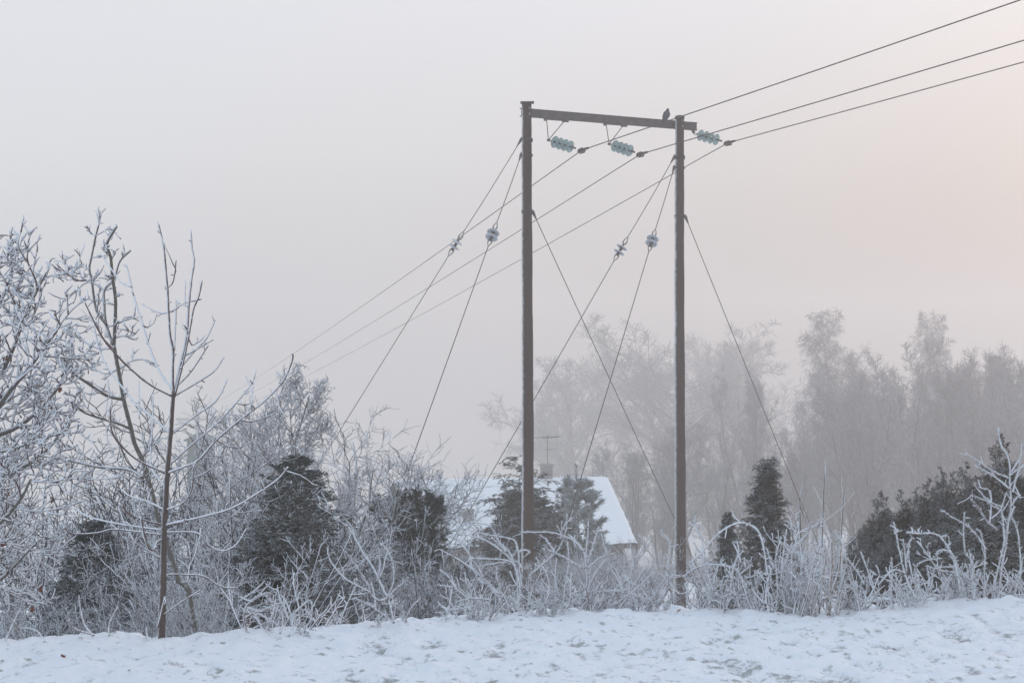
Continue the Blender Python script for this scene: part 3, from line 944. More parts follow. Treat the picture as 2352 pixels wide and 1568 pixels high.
def make_house():
    th = R(9.5)                                    # its left end stands nearer
    u = np.array([-math.cos(th), -math.sin(th), 0]); v = np.array([math.sin(th), -math.cos(th), 0])   # along the ridge to the left, towards the camera
    RR = W(1395, 1099, 56.0)                      # right end of the ridge
    L, run, rise = 8.4, 4.6, 1.95
    foot = RR + u * L / 2; gz = float(ground(*(foot[:2])))
    root = thing('house', 'low house with a big snow covered gable roof beyond the left pole', 'house', (foot[0], foot[1], gz))
    o = np.array([foot[0], foot[1], gz]); ax = np.array([u, v, UP])
    rz = RR[2] - gz; ez = rz - rise
    # walls: box with gable triangles
    lw, ww = L - 0.7, run - 0.45
    wz = rz - rise * ww / run - 0.12
    pr = [(-ww, -0.3), (ww, -0.3), (ww, wz), (0, rz - 0.14), (-ww, wz)]
    g = Geo(); V = [u * s * lw / 2 + v * a + UP * b for s in (-1, 1) for a, b in pr]
    g.add(np.array(V), [(0, 1, 6, 5), (1, 2, 7, 6), (2, 3, 8, 7), (3, 4, 9, 8), (4, 0, 5, 9), (0, 4, 2, 1), (5, 6, 7, 9)], [(4, 3, 2), (9, 7, 8)])
    g.build('wall', M['wall'], root, False)
    # roof planes with snow on them
    rng = rs(3)
    for sg in (1, -1):
        sl = norm(v * sg * run - UP * rise); nn = norm(UP * run + v * sg * rise); Ls = math.hypot(run, rise)
        g = Geo().box(UP * rz + sl * (Ls / 2 - 0.03) - nn * 0.02, (L, Ls, 0.07), np.array([u, sl, nn]), bev=0.01)
        rp = g.build('roof', M['roof_edge'], root, False)
        nx, ny = 90, 36
        a = np.linspace(-L / 2 - 0.03, L / 2 + 0.03, nx); b = np.linspace(-0.05, Ls + 0.02, ny)
        A, B = np.meshgrid(a, b)
        A = A + np.sign(A) * (np.abs(A) > L / 2 - 0.3) * (fbm(B * 2.6 + sg * 3, A * 0 + np.sign(A) * 5, 3) - 0.5) * 0.10
        B = B + (B > Ls - 0.25) * (fbm(A * 2.2 + 9, B * 0 + 2, 3) - 0.6) * 0.12
        edge = np.clip(np.minimum(np.minimum(A + L / 2 + .03, L / 2 + .03 - A) / 0.12, np.minimum(B + .05 if sg < 2 else B, Ls + .02 - B) / 0.12), 0, 1)
        rows = 0.012 * np.abs(np.sin(B / 0.36 * math.pi))
        H = 0.02 + 0.10 * edge ** 0.5 + edge * (0.10 * (fbm(A * 0.9, B * 0.9 + sg * 7, 3) - 0.5) + rows)
        V = (UP * rz)[None, None] + u * A[..., None] + sl * B[..., None] + nn * H[..., None]
        i = (np.arange(ny - 1)[:, None] * nx + np.arange(nx - 1)[None]).ravel()
        Q = np.stack([i, i + 1, i + nx + 1, i + nx], -1)
        Geo().add(V.reshape(-1, 3), Q if sg < 0 else Q[:, ::-1]).build('snow_cover', M['roof_snow'], rp)
    # verge boards at both gables, gutter and downpipe along the front eave
    for s in (-1, 1):
        for sg in (1, -1):
            sl = norm(v * sg * run - UP * rise); nn = norm(UP * run + v * sg * rise); Ls = math.hypot(run, rise)
            Geo().box(UP * rz + sl * (Ls / 2) - nn * 0.10 + u * s * (L / 2 + 0.015), (0.03, Ls, 0.20), np.array([u, sl, nn])).build('verge_board', M['roof_edge'], root, False)
    ee = UP * (ez - 0.06) + v * (run + 0.05)
    Geo().tubes(np.array([ee - u * L / 2, ee, ee + u * L / 2]), np.full(3, 0.06), 10, cap=True).build('gutter', M['roof_edge'], root)
    dp = ee - u * (L / 2 - 0.5)
    Geo().tubes(np.array([dp, dp - UP * 0.25 - v * 0.4, dp * [1, 1, 0] - v * 0.4]), np.full(3, 0.04), 8).build('downpipe', M['roof_edge'], root)
    # windows in the front wall
    for s in (-2.9, -0.9, 1.2, 3.0):
        c = v * (ww + 0.01) + u * s + UP * 1.35
        w = Geo().box(c, (1.1, 0.05, 1.1), ax, bev=0.005).build('window', M['window'], root, False)
        fr = Geo()
        for q in (-0.58, 0.58):
            fr.box(c + u * q + v * 0.02, (0.07, 0.06, 1.23), ax); fr.box(c + UP * q + v * 0.02, (1.08, 0.06, 0.07), ax)
        fr.box(c + v * 0.03, (0.05, 0.03, 1.09), ax)
        fr.build('frame', M['trim'], w, False)
    # chimney on the ridge with the aerial behind it; small vent stack on the roof plane
    ch = W(1245, 1099, 56.5); s = (ch - RR) @ u
    cc = UP * rz + u * (s - L / 2)
    c = Geo().box(cc + UP * 0.10, (0.42, 0.42, 0.9), ax, bev=0.01).build('chimney', M['chimney'], root, False)
    Geo().box(cc + UP * 0.575, (0.50, 0.50, 0.06), ax, bev=0.008).build('chimney_cap', M['chimney'], c, False)
    s2 = (W(1068, 1185, 53.0) - RR) @ u
    sl = norm(v * run - UP * rise)
    vc = UP * rz + u * (s2 - L / 2) + sl * 3.2
    vs = Geo().box(vc + UP * 0.16, (0.38, 0.38, 0.62), ax, bev=0.01).build('vent_stack', M['chimney'], root, False)
    Geo().box(vc + UP * 0.485, (0.44, 0.44, 0.045), ax, bev=0.006).build('vent_cap', M['chimney'], vs, False)
    ac = UP * rz + u * (s - L / 2 - 0.10) - v * 0.3
    am = Geo().tubes(np.array([ac - UP * 0.6, ac + UP * 0.8, ac + UP * 1.72]), np.full(3, 0.015), 8, cap=True).build('aerial_mast', M['galv'], root)
    boom = norm(u * 0.85 + v * 0.5); el = np.cross(UP, boom)
    top = ac + UP * 1.62
    Geo().box(top - boom * 0.12, (0.9, 0.02, 0.02), np.array([boom, el, UP])).build('aerial_boom', M['galv'], am, False)
    for q, l in zip(np.linspace(-0.62, 0.42, 9), np.linspace(0.3, 0.55, 9)):
        Geo().box(top + boom * q + UP * 0.02, (0.02, l, 0.014), np.array([boom, el, UP])).build('aerial_element', M['galv'], am, False)
    Geo().box(ac + UP * 1.15 - boom * 0.2, (0.6, 0.018, 0.018), np.array([boom, el, UP])).build('aerial_boom', M['galv'], am, False)


make_house()

# ------------------------------------------------------------------ bare trees (far)


def bare_tree(seed, H, spread, kind='oak', trunk_r=0.35):
    """returns trunk mesh, crown mesh in local coordinates"""
    rng = rs(seed)
    if kind == 'oak':
        tP, tR = grow(rng, [[0, 0, -0.3]], [[rng.uniform(-.06, .06), rng.uniform(-.06, .06), 1]], H * 0.74, trunk_r, 9, 0.08, 0.12, 0.12)
        S, D, L, r = spawn(rng, tP, tR, 17, 0.30, 1.0, 50, 12, 0.50, 0.18, 0.30, 0.62)
        p1, r1 = grow(rng, S, D, L * spread, r, 8, 0.13, 0.09, 0.15)
        S, D, L, r = spawn(rng, p1, r1, 10, 0.2, 1.0, 48, 14, 0.48, 0.4, 0.5, 0.55, 0.02)
        p2, r2 = grow(rng, S, D, L, r, 6, 0.2, 0.06, 0.25)
        S, D, L, r = spawn(rng, p2, r2, 8, 0.15, 1.0, 45, 16, 0.48, 0.4, 0.4, 0.55, 0.012)
        p3, r3 = grow(rng, S, D, L, r, 4, 0.22, 0.05, 0.4)
        S, D, L, r = spawn(rng, p3, r3, 6, 0.15, 1.0, 42, 16, 0.62, 0.4, 0.3, 0.8, 0.014, lmin=0.3)
        p4, r4 = grow(rng, S, D, L, r, 2, 0.2, 0.04, 0.6)
    elif kind == 'birch':
        tP, tR = grow(rng, [[0, 0, -0.3]], [[0.02, 0, 1]], H * 0.97, trunk_r * 0.7, 12, 0.05, 0.15, 0.06)
        S, D, L, r = spawn(rng, tP, tR, 34, 0.22, 0.99, 38, 8, 0.36, 0.25, 0.72, 0.5)
        p1, r1 = grow(rng, S, D, L * spread, r, 7, 0.10, 0.03, 0.15)
        S, D, L, r = spawn(rng, p1, r1, 9, 0.15, 1.0, 42, 12, 0.42, 0.4, 0.5, 0.5, 0.015)
        p2, r2 = grow(rng, S, D, L, r, 5, 0.14, -0.03, 0.3)
        S, D, L, r = spawn(rng, p2, r2, 7, 0.1, 1.0, 40, 14, 0.55, 0.4, 0.3, 0.6, 0.009)
        p3, r3 = grow(rng, S, D, L, r, 4, 0.14, -0.16, 0.5)
        S, D, L, r = spawn(rng, p3, r3, 3, 0.2, 1.0, 35, 14, 0.6, 0.4, 0.3, 0.8, 0.013, lmin=0.3)
        p4, r4 = grow(rng, S, D, L, r, 2, 0.15, -0.2, 0.6)
    else:   # 'ash': several upright stems, brush like crown
        n = 4
        az = np.arange(n) * 2.4 + rng.random_sample(n)
        d0 = np.stack([np.cos(az) * 0.22, np.sin(az) * 0.22, np.ones(n)], -1)
        tP, tR = grow(rng, np.stack([np.cos(az) * 0.25, np.sin(az) * 0.25, np.full(n, -0.3)], -1), d0, H * rng.uniform(0.75, 1.0, n), trunk_r * 0.55, 10, 0.07, 0.06, 0.08)
        S, D, L, r = spawn(rng, tP, tR, 12, 0.18, 0.98, 34, 9, 0.36, 0.3, 0.65, 0.5)
        p1, r1 = grow(rng, S, D, L * spread, r, 7, 0.12, 0.10, 0.15)
        S, D, L, r = spawn(rng, p1, r1, 8, 0.15, 1.0, 38, 12, 0.42, 0.4, 0.45, 0.5, 0.015)
        p2, r2 = grow(rng, S, D, L, r, 5, 0.15, 0.06, 0.3)
        S, D, L, r = spawn(rng, p2, r2, 6, 0.1, 1.0, 38, 14, 0.5, 0.4, 0.3, 0.6, 0.010)
        p3, r3 = grow(rng, S, D, L, r, 3, 0.16, 0.04, 0.5)
        S, D, L, r = spawn(rng, p3, r3, 3, 0.2, 1.0, 38, 14, 0.6, 0.4, 0.3, 0.8, 0.014, lmin=0.3)
        p4, r4 = grow(rng, S, D, L, r, 2, 0.15, 0.03, 0.6)
    gt = Geo().tubes(tP, tR, 9); gt.tubes(p1, r1, 6)
    gc = Geo().tubes(p2, r2, 4); gc.tubes(p3, r3, 3); gc.tubes(p4, r4, 3)
    return gt.mesh('trunk'), gc.mesh('crown')


FAR = {'oak_a': bare_tree(11, 13.5, 1.0, 'oak', 0.42), 'oak_b': bare_tree(12, 12.5, 1.05, 'oak', 0.36),
       'birch': bare_tree(13, 14.5, 1.0, 'birch', 0.30), 'ash_a': bare_tree(14, 13.0, 1.0, 'ash', 0.34), 'ash_b': bare_tree(15, 12.0, 1.2, 'ash', 0.34)}
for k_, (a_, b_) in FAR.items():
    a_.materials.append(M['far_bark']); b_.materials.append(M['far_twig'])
FAR_H = {'oak_a': 13.5, 'oak_b': 12.5, 'birch': 14.5, 'ash_a': 13.0, 'ash_b': 12.0}


def far_tree(kind, px, py_top, Y, rz, name, label, wide=1.0, group='bare trees fading into the fog'):
    Y = Y * (2.0 if px < 1700 and py_top < 900 else 1.38)
    x = (px - 1176) / FPX * Y; gz = float(ground(x, Y))
    zt = EYE + (784 - py_top) / FPX * Y
    zs = FAR[kind][1]
    hmax = max(v.co.z for v in zs.vertices) if kind not in _hm else _hm[kind]
    _hm[kind] = hmax
    s = (zt - gz) / hmax
    o = thing(name, label, 'tree', (x, Y, gz), group, rz, (s * wide, s * wide, s))
    obj('trunk', FAR[kind][0], None, o); obj('crown', FAR[kind][1], None, o)
    return o


_hm = {}
far_tree('oak_b', 1345, 800, 92, 0.4, 'oak_tree', 'faint spreading bare tree above the snowy roof, left of the right pole', 1.15)
far_tree('oak_a', 1515, 716, 84, 1.9, 'oak_tree', 'big thick trunked bare tree directly behind the right pole', 1.35)
far_tree('oak_b', 1640, 760, 100, 2.7, 'oak_tree', 'pale bare tree just right of the right pole, behind the plain guy wire', 1.0)
far_tree('ash_b', 1732, 830, 78, 0.3, 'ash_tree', 'slender forked bare tree rising behind the dark columnar juniper', 0.62)
far_tree('birch', 1922, 700, 88, 1.0, 'birch_tree', 'tallest bare birch, its rounded top standing above the misty wood', 0.9)
far_tree('ash_a', 1865, 860, 80, 2.2, 'ash_tree', 'low misty tree at the left foot of the tall birch', 0.8)
far_tree('ash_b', 2010, 800, 76, 0.8, 'ash_tree', 'brushy bare tree right beside the tall birch', 0.9)
far_tree('birch', 2168, 705, 96, 2.6, 'birch_tree', 'thin topped bare tree poking above the wood near the right edge', 0.7)
far_tree('ash_a', 2095, 765, 72, 1.4, 'ash_tree', 'dense rounded bare tree in the middle of the misty wood', 0.95)
far_tree('ash_b', 2200, 790, 68, 3.0, 'ash_tree', 'bare multi stemmed tree below the thin topped tree', 0.9)
far_tree('oak_b', 2285, 795, 74, 0.9, 'oak_tree', 'bare tree of the misty wood second from the right edge', 0.8)
far_tree('ash_a', 2345, 765, 64, 2.0, 'ash_tree', 'bare tree of the misty wood cut by the right edge', 0.85)
far_tree('ash_b', 1985, 930, 58, 1.2, 'ash_tree', 'short frosted tree low in front of the misty wood, left of the juniper hedge', 0.9)
far_tree('ash_a', 2140, 950, 54, 0.5, 'ash_tree', 'short frosted tree behind the middle of the juniper hedge', 0.95)
far_tree('ash_b', 2290, 930, 52, 2.4, 'ash_tree', 'short frosted tree behind the tall end of the juniper hedge', 0.9)
far_tree('ash_a', 1655, 1000, 64, 1.7, 'ash_tree', 'low frosted tree in the gap between the right pole and the columnar juniper', 0.9)
far_tree('ash_b', 1455, 1010, 66, 0.2, 'ash_tree', 'low frosted tree beyond the right end of the snowy roof', 0.9)
far_tree('ash_a', 2050, 800, 84, 0.1, 'ash_tree', 'pale bare tree filling the gap between the tall birch and the dense rounded tree', 1.0)
far_tree('ash_b', 2250, 815, 80, 1.8, 'ash_tree', 'pale bare tree between the thin topped tree and the right edge', 1.0)
far_tree('ash_b', 1945, 850, 66, 2.8, 'ash_tree', 'bare tree standing in front of the trunk of the tall birch', 1.0)
far_tree('ash_b', 2430, 780, 74, 0.7, 'ash_tree', 'bare tree of the misty wood just past the right edge', 1.0)
far_tree('birch', 2540, 740, 84, 1.7, 'birch_tree', 'bare birch of the misty wood past the right edge', 0.9)
far_tree('ash_a', 2660, 800, 76, 2.7, 'ash_tree', 'last bare tree of the misty wood past the right edge', 1.0)
far_tree('oak_b', 1580, 960, 72, 0.6, 'oak_tree', 'low spreading frosted tree right behind the foot of the right pole', 0.9)
far_tree('ash_a', 1530, 1060, 60, 2.6, 'ash_tree', 'low frosted tree just left of the right pole beyond the roof', 1.1)
far_tree('ash_a', 1740, 1080, 52, 2.9, 'ash_tree', 'short frosted tree right behind the columnar juniper', 1.1)
far_tree('ash_b', 1840, 1010, 60, 0.9, 'ash_tree', 'low frosted tree right of the columnar juniper', 0.85)

# ------------------------------------------------------------------ middle distance trees (left half)


def mid_mesh(seed, H, width_m, trunk_r, kind):
    rng = rs(seed)
    if kind == 'round':           # pollard like: short thick trunk, a burst of shoots
        tP, tR = grow(rng, [[0, 0, -0.3]], [[0.05, 0, 1]], H * 0.42, trunk_r, 7, 0.06, 0.1, 0.75)
        S, D, L, r = spawn(rng, tP, tR, 14, 0.60, 1.0, 52, 18, 1.05, 0.25, 0.1, 0.36)
        p1, r1 = grow(rng, S, D, H * rng.uniform(0.40, 0.62, len(S)), r, 8, 0.12, 0.05, 0.2)
        S, D, L, r = spawn(rng, p1, r1, 12, 0.15, 1.0, 42, 12, 0.42, 0.35, 0.4, 0.5, 0.0075)
        p2, r2 = grow(rng, S, D, L, r, 6, 0.14, 0.06, 0.35)
        S, D, L, r = spawn(rng, p2, r2, 8, 0.12, 1.0, 38, 14, 0.42, 0.4, 0.35, 0.6, 0.006)
        p3, r3 = grow(rng, S, D, L, r, 4, 0.18, 0.05, 0.55)
        S, D, L, r = spawn(rng, p3, r3, 5, 0.15, 1.0, 40, 14, 0.7, 0.4, 0.3, 0.85, 0.005, lmin=0.07)
        p4, r4 = grow(rng, S, D, L, r, 2, 0.18, 0.04, 0.7)
    else:                          # upright with ascending limbs
        tP, tR = grow(rng, [[0, 0, -0.3]], [[0.02, 0, 1]], H * 0.95, trunk_r, 12, 0.06, 0.1, 0.10)
        S, D, L, r = spawn(rng, tP, tR, 26, 0.25, 0.99, 42, 10, 0.34, 0.3, 0.65, 0.5)
        p1, r1 = grow(rng, S, D, np.minimum(L, width_m * 0.8), r, 7, 0.13, 0.09, 0.2)
        S, D, L, r = spawn(rng, p1, r1, 11, 0.12, 1.0, 40, 13, 0.48, 0.35, 0.4, 0.5, 0.008)
        p2, r2 = grow(rng, S, D, L, r, 5, 0.16, 0.06, 0.35)
        S, D, L, r = spawn(rng, p2, r2, 5, 0.1, 1.0, 38, 14, 0.45, 0.4, 0.35, 0.6, 0.006)
        p3, r3 = grow(rng, S, D, L, r, 3, 0.18, 0.04, 0.55)
        S, D, L, r = spawn(rng, p3, r3, 3, 0.15, 1.0, 38, 14, 0.5, 0.4, 0.3, 0.8, 0.005, lmin=0.05)
        p4, r4 = grow(rng, S, D, L, r, 2, 0.18, 0.03, 0.7)
    ta = Geo().tubes(tP, tR, 10).tubes(p1, r1, 6).mesh('trunk'); ca = Geo().tubes(p2, r2, 4).tubes(p3, r3, 3).tubes(p4, r4, 3)
    hm = max(v[:, 2].max() for v in ca.V)
    ca = ca.mesh('crown')
    ta.materials.append(M['mid_bark']); ca.materials.append(M['mid_twig'])
    return ta, ca, hm


MID = {'round': mid_mesh(21, 5.0, 1.5, 0.17, 'round'), 'up': mid_mesh(22, 4.6, 1.3, 0.08, 'up')}


def mid_tree(rz, name, label, base, top, wide, kind):
    ta, ca, hm = MID[kind]
    s = (top[2] - base[2]) / hm
    o = thing(name, label, 'tree', base, None, rz, (s * wide, s * wide, s))
    obj('trunk', ta, None, o); obj('crown', ca, None, o)
    return o


def gp(px, Y):
    x = (px - 1176) / FPX * Y
    return np.array([x, Y, float(ground(x, Y))])


mid_tree(0.0, 'pollard_tree', 'frosted round headed tree with a stout forked trunk left of the house', gp(738, 19), W(735, 880, 19), 1.15, 'round')
mid_tree(0.5, 'upright_tree', 'tall narrow frosted tree with a thick white tip, behind the dark conifer', gp(618, 21), W(610, 828, 21), 0.95, 'up')
mid_tree(2.1, 'upright_tree', 'lower frosted tree between the young tree and the tall narrow tree', gp(520, 18), W(520, 915, 18), 1.0, 'up')
mid_tree(2.4, 'bushy_tree', 'short frosted bush at the foot of the round headed tree', gp(850, 17.6), W(850, 1235, 17.6), 1.6, 'round')
mid_tree(4.0, 'bushy_tree', 'small frosted bush overlapping the left end of the snowy roof', gp(1010, 24), W(1010, 1262, 24), 1.3, 'round')
mid_tree(5.1, 'bushy_tree', 'small frosted bush in front of the right half of the snowy roof', gp(1345, 26), W(1345, 1215, 26), 0.9, 'round')
for q_, (px_, py_, Y_, lb_) in enumerate([(1500, 1275, 40.0, 'low frosted bush behind the foot of the right pole, on its left'), (1605, 1262, 41.0, 'low frosted bush behind the foot of the right pole, on its right'),
                                      (1690, 1250, 39.0, 'low frosted bush behind the small juniper tip'), (1835, 1235, 40.0, 'low frosted bush behind the thin saplings'), (1915, 1220, 38.0, 'low frosted bush just left of the juniper hedge')]):
    mid_tree(q_ * 1.3, 'bushy_tree', lb_, gp(px_, Y_), W(px_, py_, Y_), 1.7, 'round')
mid_tree(1.2, 'bushy_tree', 'low frosted bush hiding the right end of the house wall', gp(1435, 27), W(1435, 1262, 27), 1.2, 'round')
mid_tree(3.2, 'bushy_tree', 'low frosted bush between the young pine and the house wall', gp(1385, 30), W(1385, 1250, 30), 1.1, 'round')

# ------------------------------------------------------------------ evergreens


def evergreen(seed, H, Rm, profile, nb, leaf, width, per, droop, lift, kind='plume'):
    """bole mesh and foliage mesh; profile(t) = crown radius share at height share t"""
    rng = rs(seed)
    bole, br = grow(rng, [[0, 0, -0.2]], [[0, 0, 1]], H * 0.95 + 0.2, max(0.03, 0.016 * H), 10, 0.02, 0.2, 0.1)
    t = (np.arange(nb) + rng.random_sample(nb)) / nb
    t = 0.03 + 0.97 * t ** 0.9
    az = np.arange(nb) * 2.399 + rng.normal(size=nb) * 0.3
    rad = Rm * np.array([profile(q) for q in t]) * rng.uniform(0.72, 1.18, nb)
    f = t * 0.92 * 10; i = np.minimum(f.astype(int), 9)
    S = bole[0, i] + (bole[0, i + 1] - bole[0, i]) * (f - i)[:, None]
    D = np.stack([np.cos(az), np.sin(az), np.full(nb, lift) + rng.normal(size=nb) * 0.15], -1)
    P, Rr = grow(rng, S, D, np.maximum(rad * 1.12, 0.1), 0.012, 7, 0.12, -droop, 0.3)
    # branchlets
    S2, D2, L2, r2 = spawn(rng, P, Rr, 9, 0.2, 1.0, 42, 14, 0.42, 0.35, 0.35, 0.6, 0.004, lmin=leaf * 1.2)
    P2, R2 = grow(rng, S2, D2, L2, r2, 4, 0.16, -droop * 0.9 if kind != 'up' else 0.14, 0.4)
    # keep a few upright or drooping tips on top
    A = np.concatenate([resample_batch(P, 5), P2])
    n, N, _ = A.shape
    k = per
    u = rng.random_sample((n, k)) * (N - 1) * 0.999; i = u.astype(int); w = (u - i)[..., None]; ii = np.arange(n)[:, None]
    B = A[ii, i] * (1 - w) + A[ii, i + 1] * w
    T = norm(A[ii, i + 1] - A[ii, i])
    dd = norm(T * 0.85 + unit(rng, n * k).reshape(n, k, 3) * 0.75 + np.array([0, 0, -0.10 if kind == 'plume' else 0.1]))
    g = Geo().sprays(B.reshape(-1, 3), dd.reshape(-1, 3), leaf * rng.uniform(0.6, 1.3, n * k), width * rng.uniform(0.6, 1.3, n * k))
    gb = Geo().tubes(bole, br, 8).tubes(P, Rr, 4)
    return gb.mesh('trunk'), g.mesh('foliage')


def resample_batch(P, n):
    m, N, _ = P.shape
    f = np.linspace(0, N - 1, n); i = np.minimum(f.astype(int), N - 2); w = (f - i)[None, :, None]
    return P[:, i] * (1 - w) + P[:, i + 1] * w


cone = lambda q: (1 - q) ** 0.75 * 0.95 + 0.06
colm = lambda q: min(1.0, 0.55 + 1.6 * q) * (1 - q ** 2.2) ** 0.9 + 0.08
egg = lambda q: math.sin(math.pi * min(1, 0.12 + 0.88 * q ** 0.8)) ** 0.8 + 0.07
EV = {}


def place_evergreen(key, mat, name, label, px, py_top, Y, width_px=None, group=None, rz=0.0, Rm=1.0, H=None, sink=0.0, base_py=None):
    tm, fm = EV[key][:2]
    if not tm.materials: tm.materials.append(M['mid_bark'])
    p = gp(px, Y)
    if base_py is not None: p[2] = W(px, base_py, Y)[2]
    zt = W(px, py_top, Y)[2]
    co = np.empty(len(fm.vertices) * 3, np.float32); fm.vertices.foreach_get('co', co); co = co.reshape(-1, 3)
    hz = np.percentile(co[:, 2], 99.95); rw = np.percentile(np.abs(co[:, :2]), 97)
    s = (zt - p[2]) / hz
    sx = s if width_px is None else (width_px / FPX * Y / 2) / rw
    o = thing(name, label, 'conifer', p, group, rz, (sx, sx, s))
    obj('trunk', tm, None, o)
    if fm.materials: f2 = fm
    else: f2 = fm; fm.materials.append(M[mat])
    obj('foliage', f2, None, o)
    return o




def foliage(rng, A, per, leaf, width, spread, bias=(0, 0, 0), g=None, keep=0.0):
    """small sprays all along the branchlets A (n,N,3)"""
    n, N, _ = A.shape
    u = (keep + (1 - keep) * rng.random_sample((n, per))) * (N - 1) * 0.999; i = u.astype(int); w = (u - i)[..., None]; ii = np.arange(n)[:, None]
    B = A[ii, i] * (1 - w) + A[ii, i + 1] * w
    T = norm(A[ii, i + 1] - A[ii, i])
    dd = norm(T + unit(rng, n * per).reshape(n, per, 3) * spread + np.array(bias))
    g = g or Geo()
    return g.sprays(B.reshape(-1, 3), dd.reshape(-1, 3), leaf * rng.uniform(0.6, 1.35, n * per), width * rng.uniform(0.6, 1.35, n * per))


def tuft_bush(seed, H, Rm, profile, n_tuft, tuft, leaf, width, per=7, k2=8, nod=0.08, tips=9, lift=0.9):
    """dense evergreen: feathery nodding tufts all over an uneven body, with a few pointed tips"""
    rng = rs(seed)
    ta, tt, th = rng.random_sample(tips) * 6.28, rng.uniform(0.45, 0.95, tips), rng.uniform(0.10, 0.30, tips)
    t = rng.random_sample(n_tuft * 2); az = rng.random_sample(n_tuft * 2) * 6.28
    keep = rng.random_sample(len(t)) < np.array([profile(q) for q in t]) * 0.9 + 0.12
    t, az = t[keep][:n_tuft], az[keep][:n_tuft]; n = len(t)
    pr = np.array([profile(q) for q in t])
    lump = 0.72 + 0.6 * fbm(az / 6.28 * 5 + seed, t * 4 * H / 2, 3)
    # wrap the lumps round the back
    r = Rm * pr * lump * np.sqrt(rng.uniform(0.30, 1.0, n))
    z = t * H
    P0 = np.stack([np.cos(az) * r, np.sin(az) * r, z], -1)
    D = norm(np.stack([np.cos(az), np.sin(az), np.full(n, lift)], -1) + 0.35 * rng.normal(size=(n, 3)))
    L = tuft * rng.uniform(0.6, 1.4, n) * (0.35 + 0.65 * np.minimum(1, pr * 1.6))
    # pointed tips: short leaders that stand out of the body
    tp = []
    for a, q, h in zip(ta, tt, th):
        rr = Rm * profile(q) * 0.72
        m = 16
        u = np.linspace(0, 1, m)
        c = np.stack([np.full(m, math.cos(a) * rr), np.full(m, math.sin(a) * rr), q * H + u * h * H], -1)
        a2 = rng.random_sample(m) * 6.28
        w = (1 - u) * 0.16 * Rm
        tp.append((c + np.stack([np.cos(a2) * w, np.sin(a2) * w, 0 * w], -1), norm(np.stack([np.cos(a2) * 0.5, np.sin(a2) * 0.5, np.ones(m)], -1)), tuft * (1.0 - 0.5 * u)))
    P0 = np.concatenate([P0] + [x[0] for x in tp]); D = np.concatenate([D] + [x[1] for x in tp]); L = np.concatenate([L] + [x[2] for x in tp])
    p1, r1 = grow(rng, P0, D, L, 0.004, 6, 0.14, -nod, 0.4)
    s, dd, l, r = spawn(rng, p1, r1, k2, 0.1, 1.0, 42, 16, 0.5, 0.4, 0.35, 0.7, 0.002, lmin=leaf)
    p2, r2 = grow(rng, s, dd, l, r, 4, 0.2, -nod * 1.5, 0.5)
    g = foliage(rng, p2, per, leaf, width, 0.65, (0, 0, -nod))
    foliage(rng, p1, per, leaf, width, 0.8, (0, 0, 0), g)
    # broad filler sprays added inside as a dark core, closing see-through gaps
    m = 1400
    t = rng.random_sample(m); az = rng.random_sample(m) * 6.28; r = Rm * np.array([profile(q) for q in t]) * 0.72 * np.sqrt(rng.random_sample(m))
    g.sprays(np.stack([np.cos(az) * r, np.sin(az) * r, t * H * 0.97], -1), unit(rng, m), tuft * 0.9, tuft * 0.22)
    bole, br = grow(rng, [[0, 0, -0.2]], [[0, 0, 1]], H * 0.9 + 0.2, 0.02 * H, 8, 0.03, 0.2, 0.15)
    return Geo().tubes(bole, br, 7).tubes(p1, r1, 3).mesh('trunk'), g.mesh('foliage')


def pine_mesh(seed, H, Rm, whorls, per_whorl, leaf, round_top=False, t0=0.12):
    """young pine: bare stem, whorls of upturned branches clothed in bottle brush needles"""
    rng = rs(seed)
    bole, br = grow(rng, [[0, 0, -0.2]], [[0, 0, 1]], H + 0.2, 0.03, 12, 0.015, 0.2, 0.2)
    S, D, L = [], [], []
    for w in range(whorls):
        t = t0 + (0.92 - t0) * w / whorls
        for j in range(per_whorl):
            az = w * 1.1 + j * 6.283 / per_whorl + rng.normal() * 0.25
            ln = Rm * ((1 - t) ** 0.8 + 0.10 if not round_top else math.sin(math.pi * min(0.97, 0.30 + 0.62 * (t - t0) / (0.92 - t0))) ** 0.6) * rng.uniform(0.65, 1.15)
            S.append([0, 0, t * H]); D.append([math.cos(az), math.sin(az), 0.35]); L.append(ln)
    p1, r1 = grow(rng, np.array(S), np.array(D), np.array(L), 0.012, 7, 0.06, 0.10, 0.4)
    s, dd, l, r = spawn(rng, p1, r1, 5, 0.35, 1.0, 48, 10, 0.38, 0.3, 0.3, 0.7, 0.005, lmin=0.08)
    p2, r2 = grow(rng, s, dd, l, r, 4, 0.06, 0.18, 0.6)
    s, dd, l, r = spawn(rng, p2, r2, 3, 0.4, 1.0, 45, 10, 0.6, 0.3, 0.3, 0.8, 0.004, lmin=0.07)
    p3, r3 = grow(rng, s, dd, l, r, 3, 0.06, 0.2, 0.6)
    g = Geo()
    foliage(rng, p1, 60, leaf, leaf * 0.07, 0.95, (0, 0, 0.1), g, 0.35)
    foliage(rng, p2, 40, leaf, leaf * 0.07, 0.95, (0, 0, 0.1), g, 0.1)
    foliage(rng, p3, 26, leaf, leaf * 0.07, 0.95, (0, 0, 0.15), g)
    foliage(rng, bole[:, -4:], 160, leaf, leaf * 0.07, 0.95, (0, 0, 0.2), g)
    return Geo().tubes(bole, br, 7).tubes(p1, r1, 4).tubes(p2, r2, 3).mesh('trunk'), g.mesh('foliage')


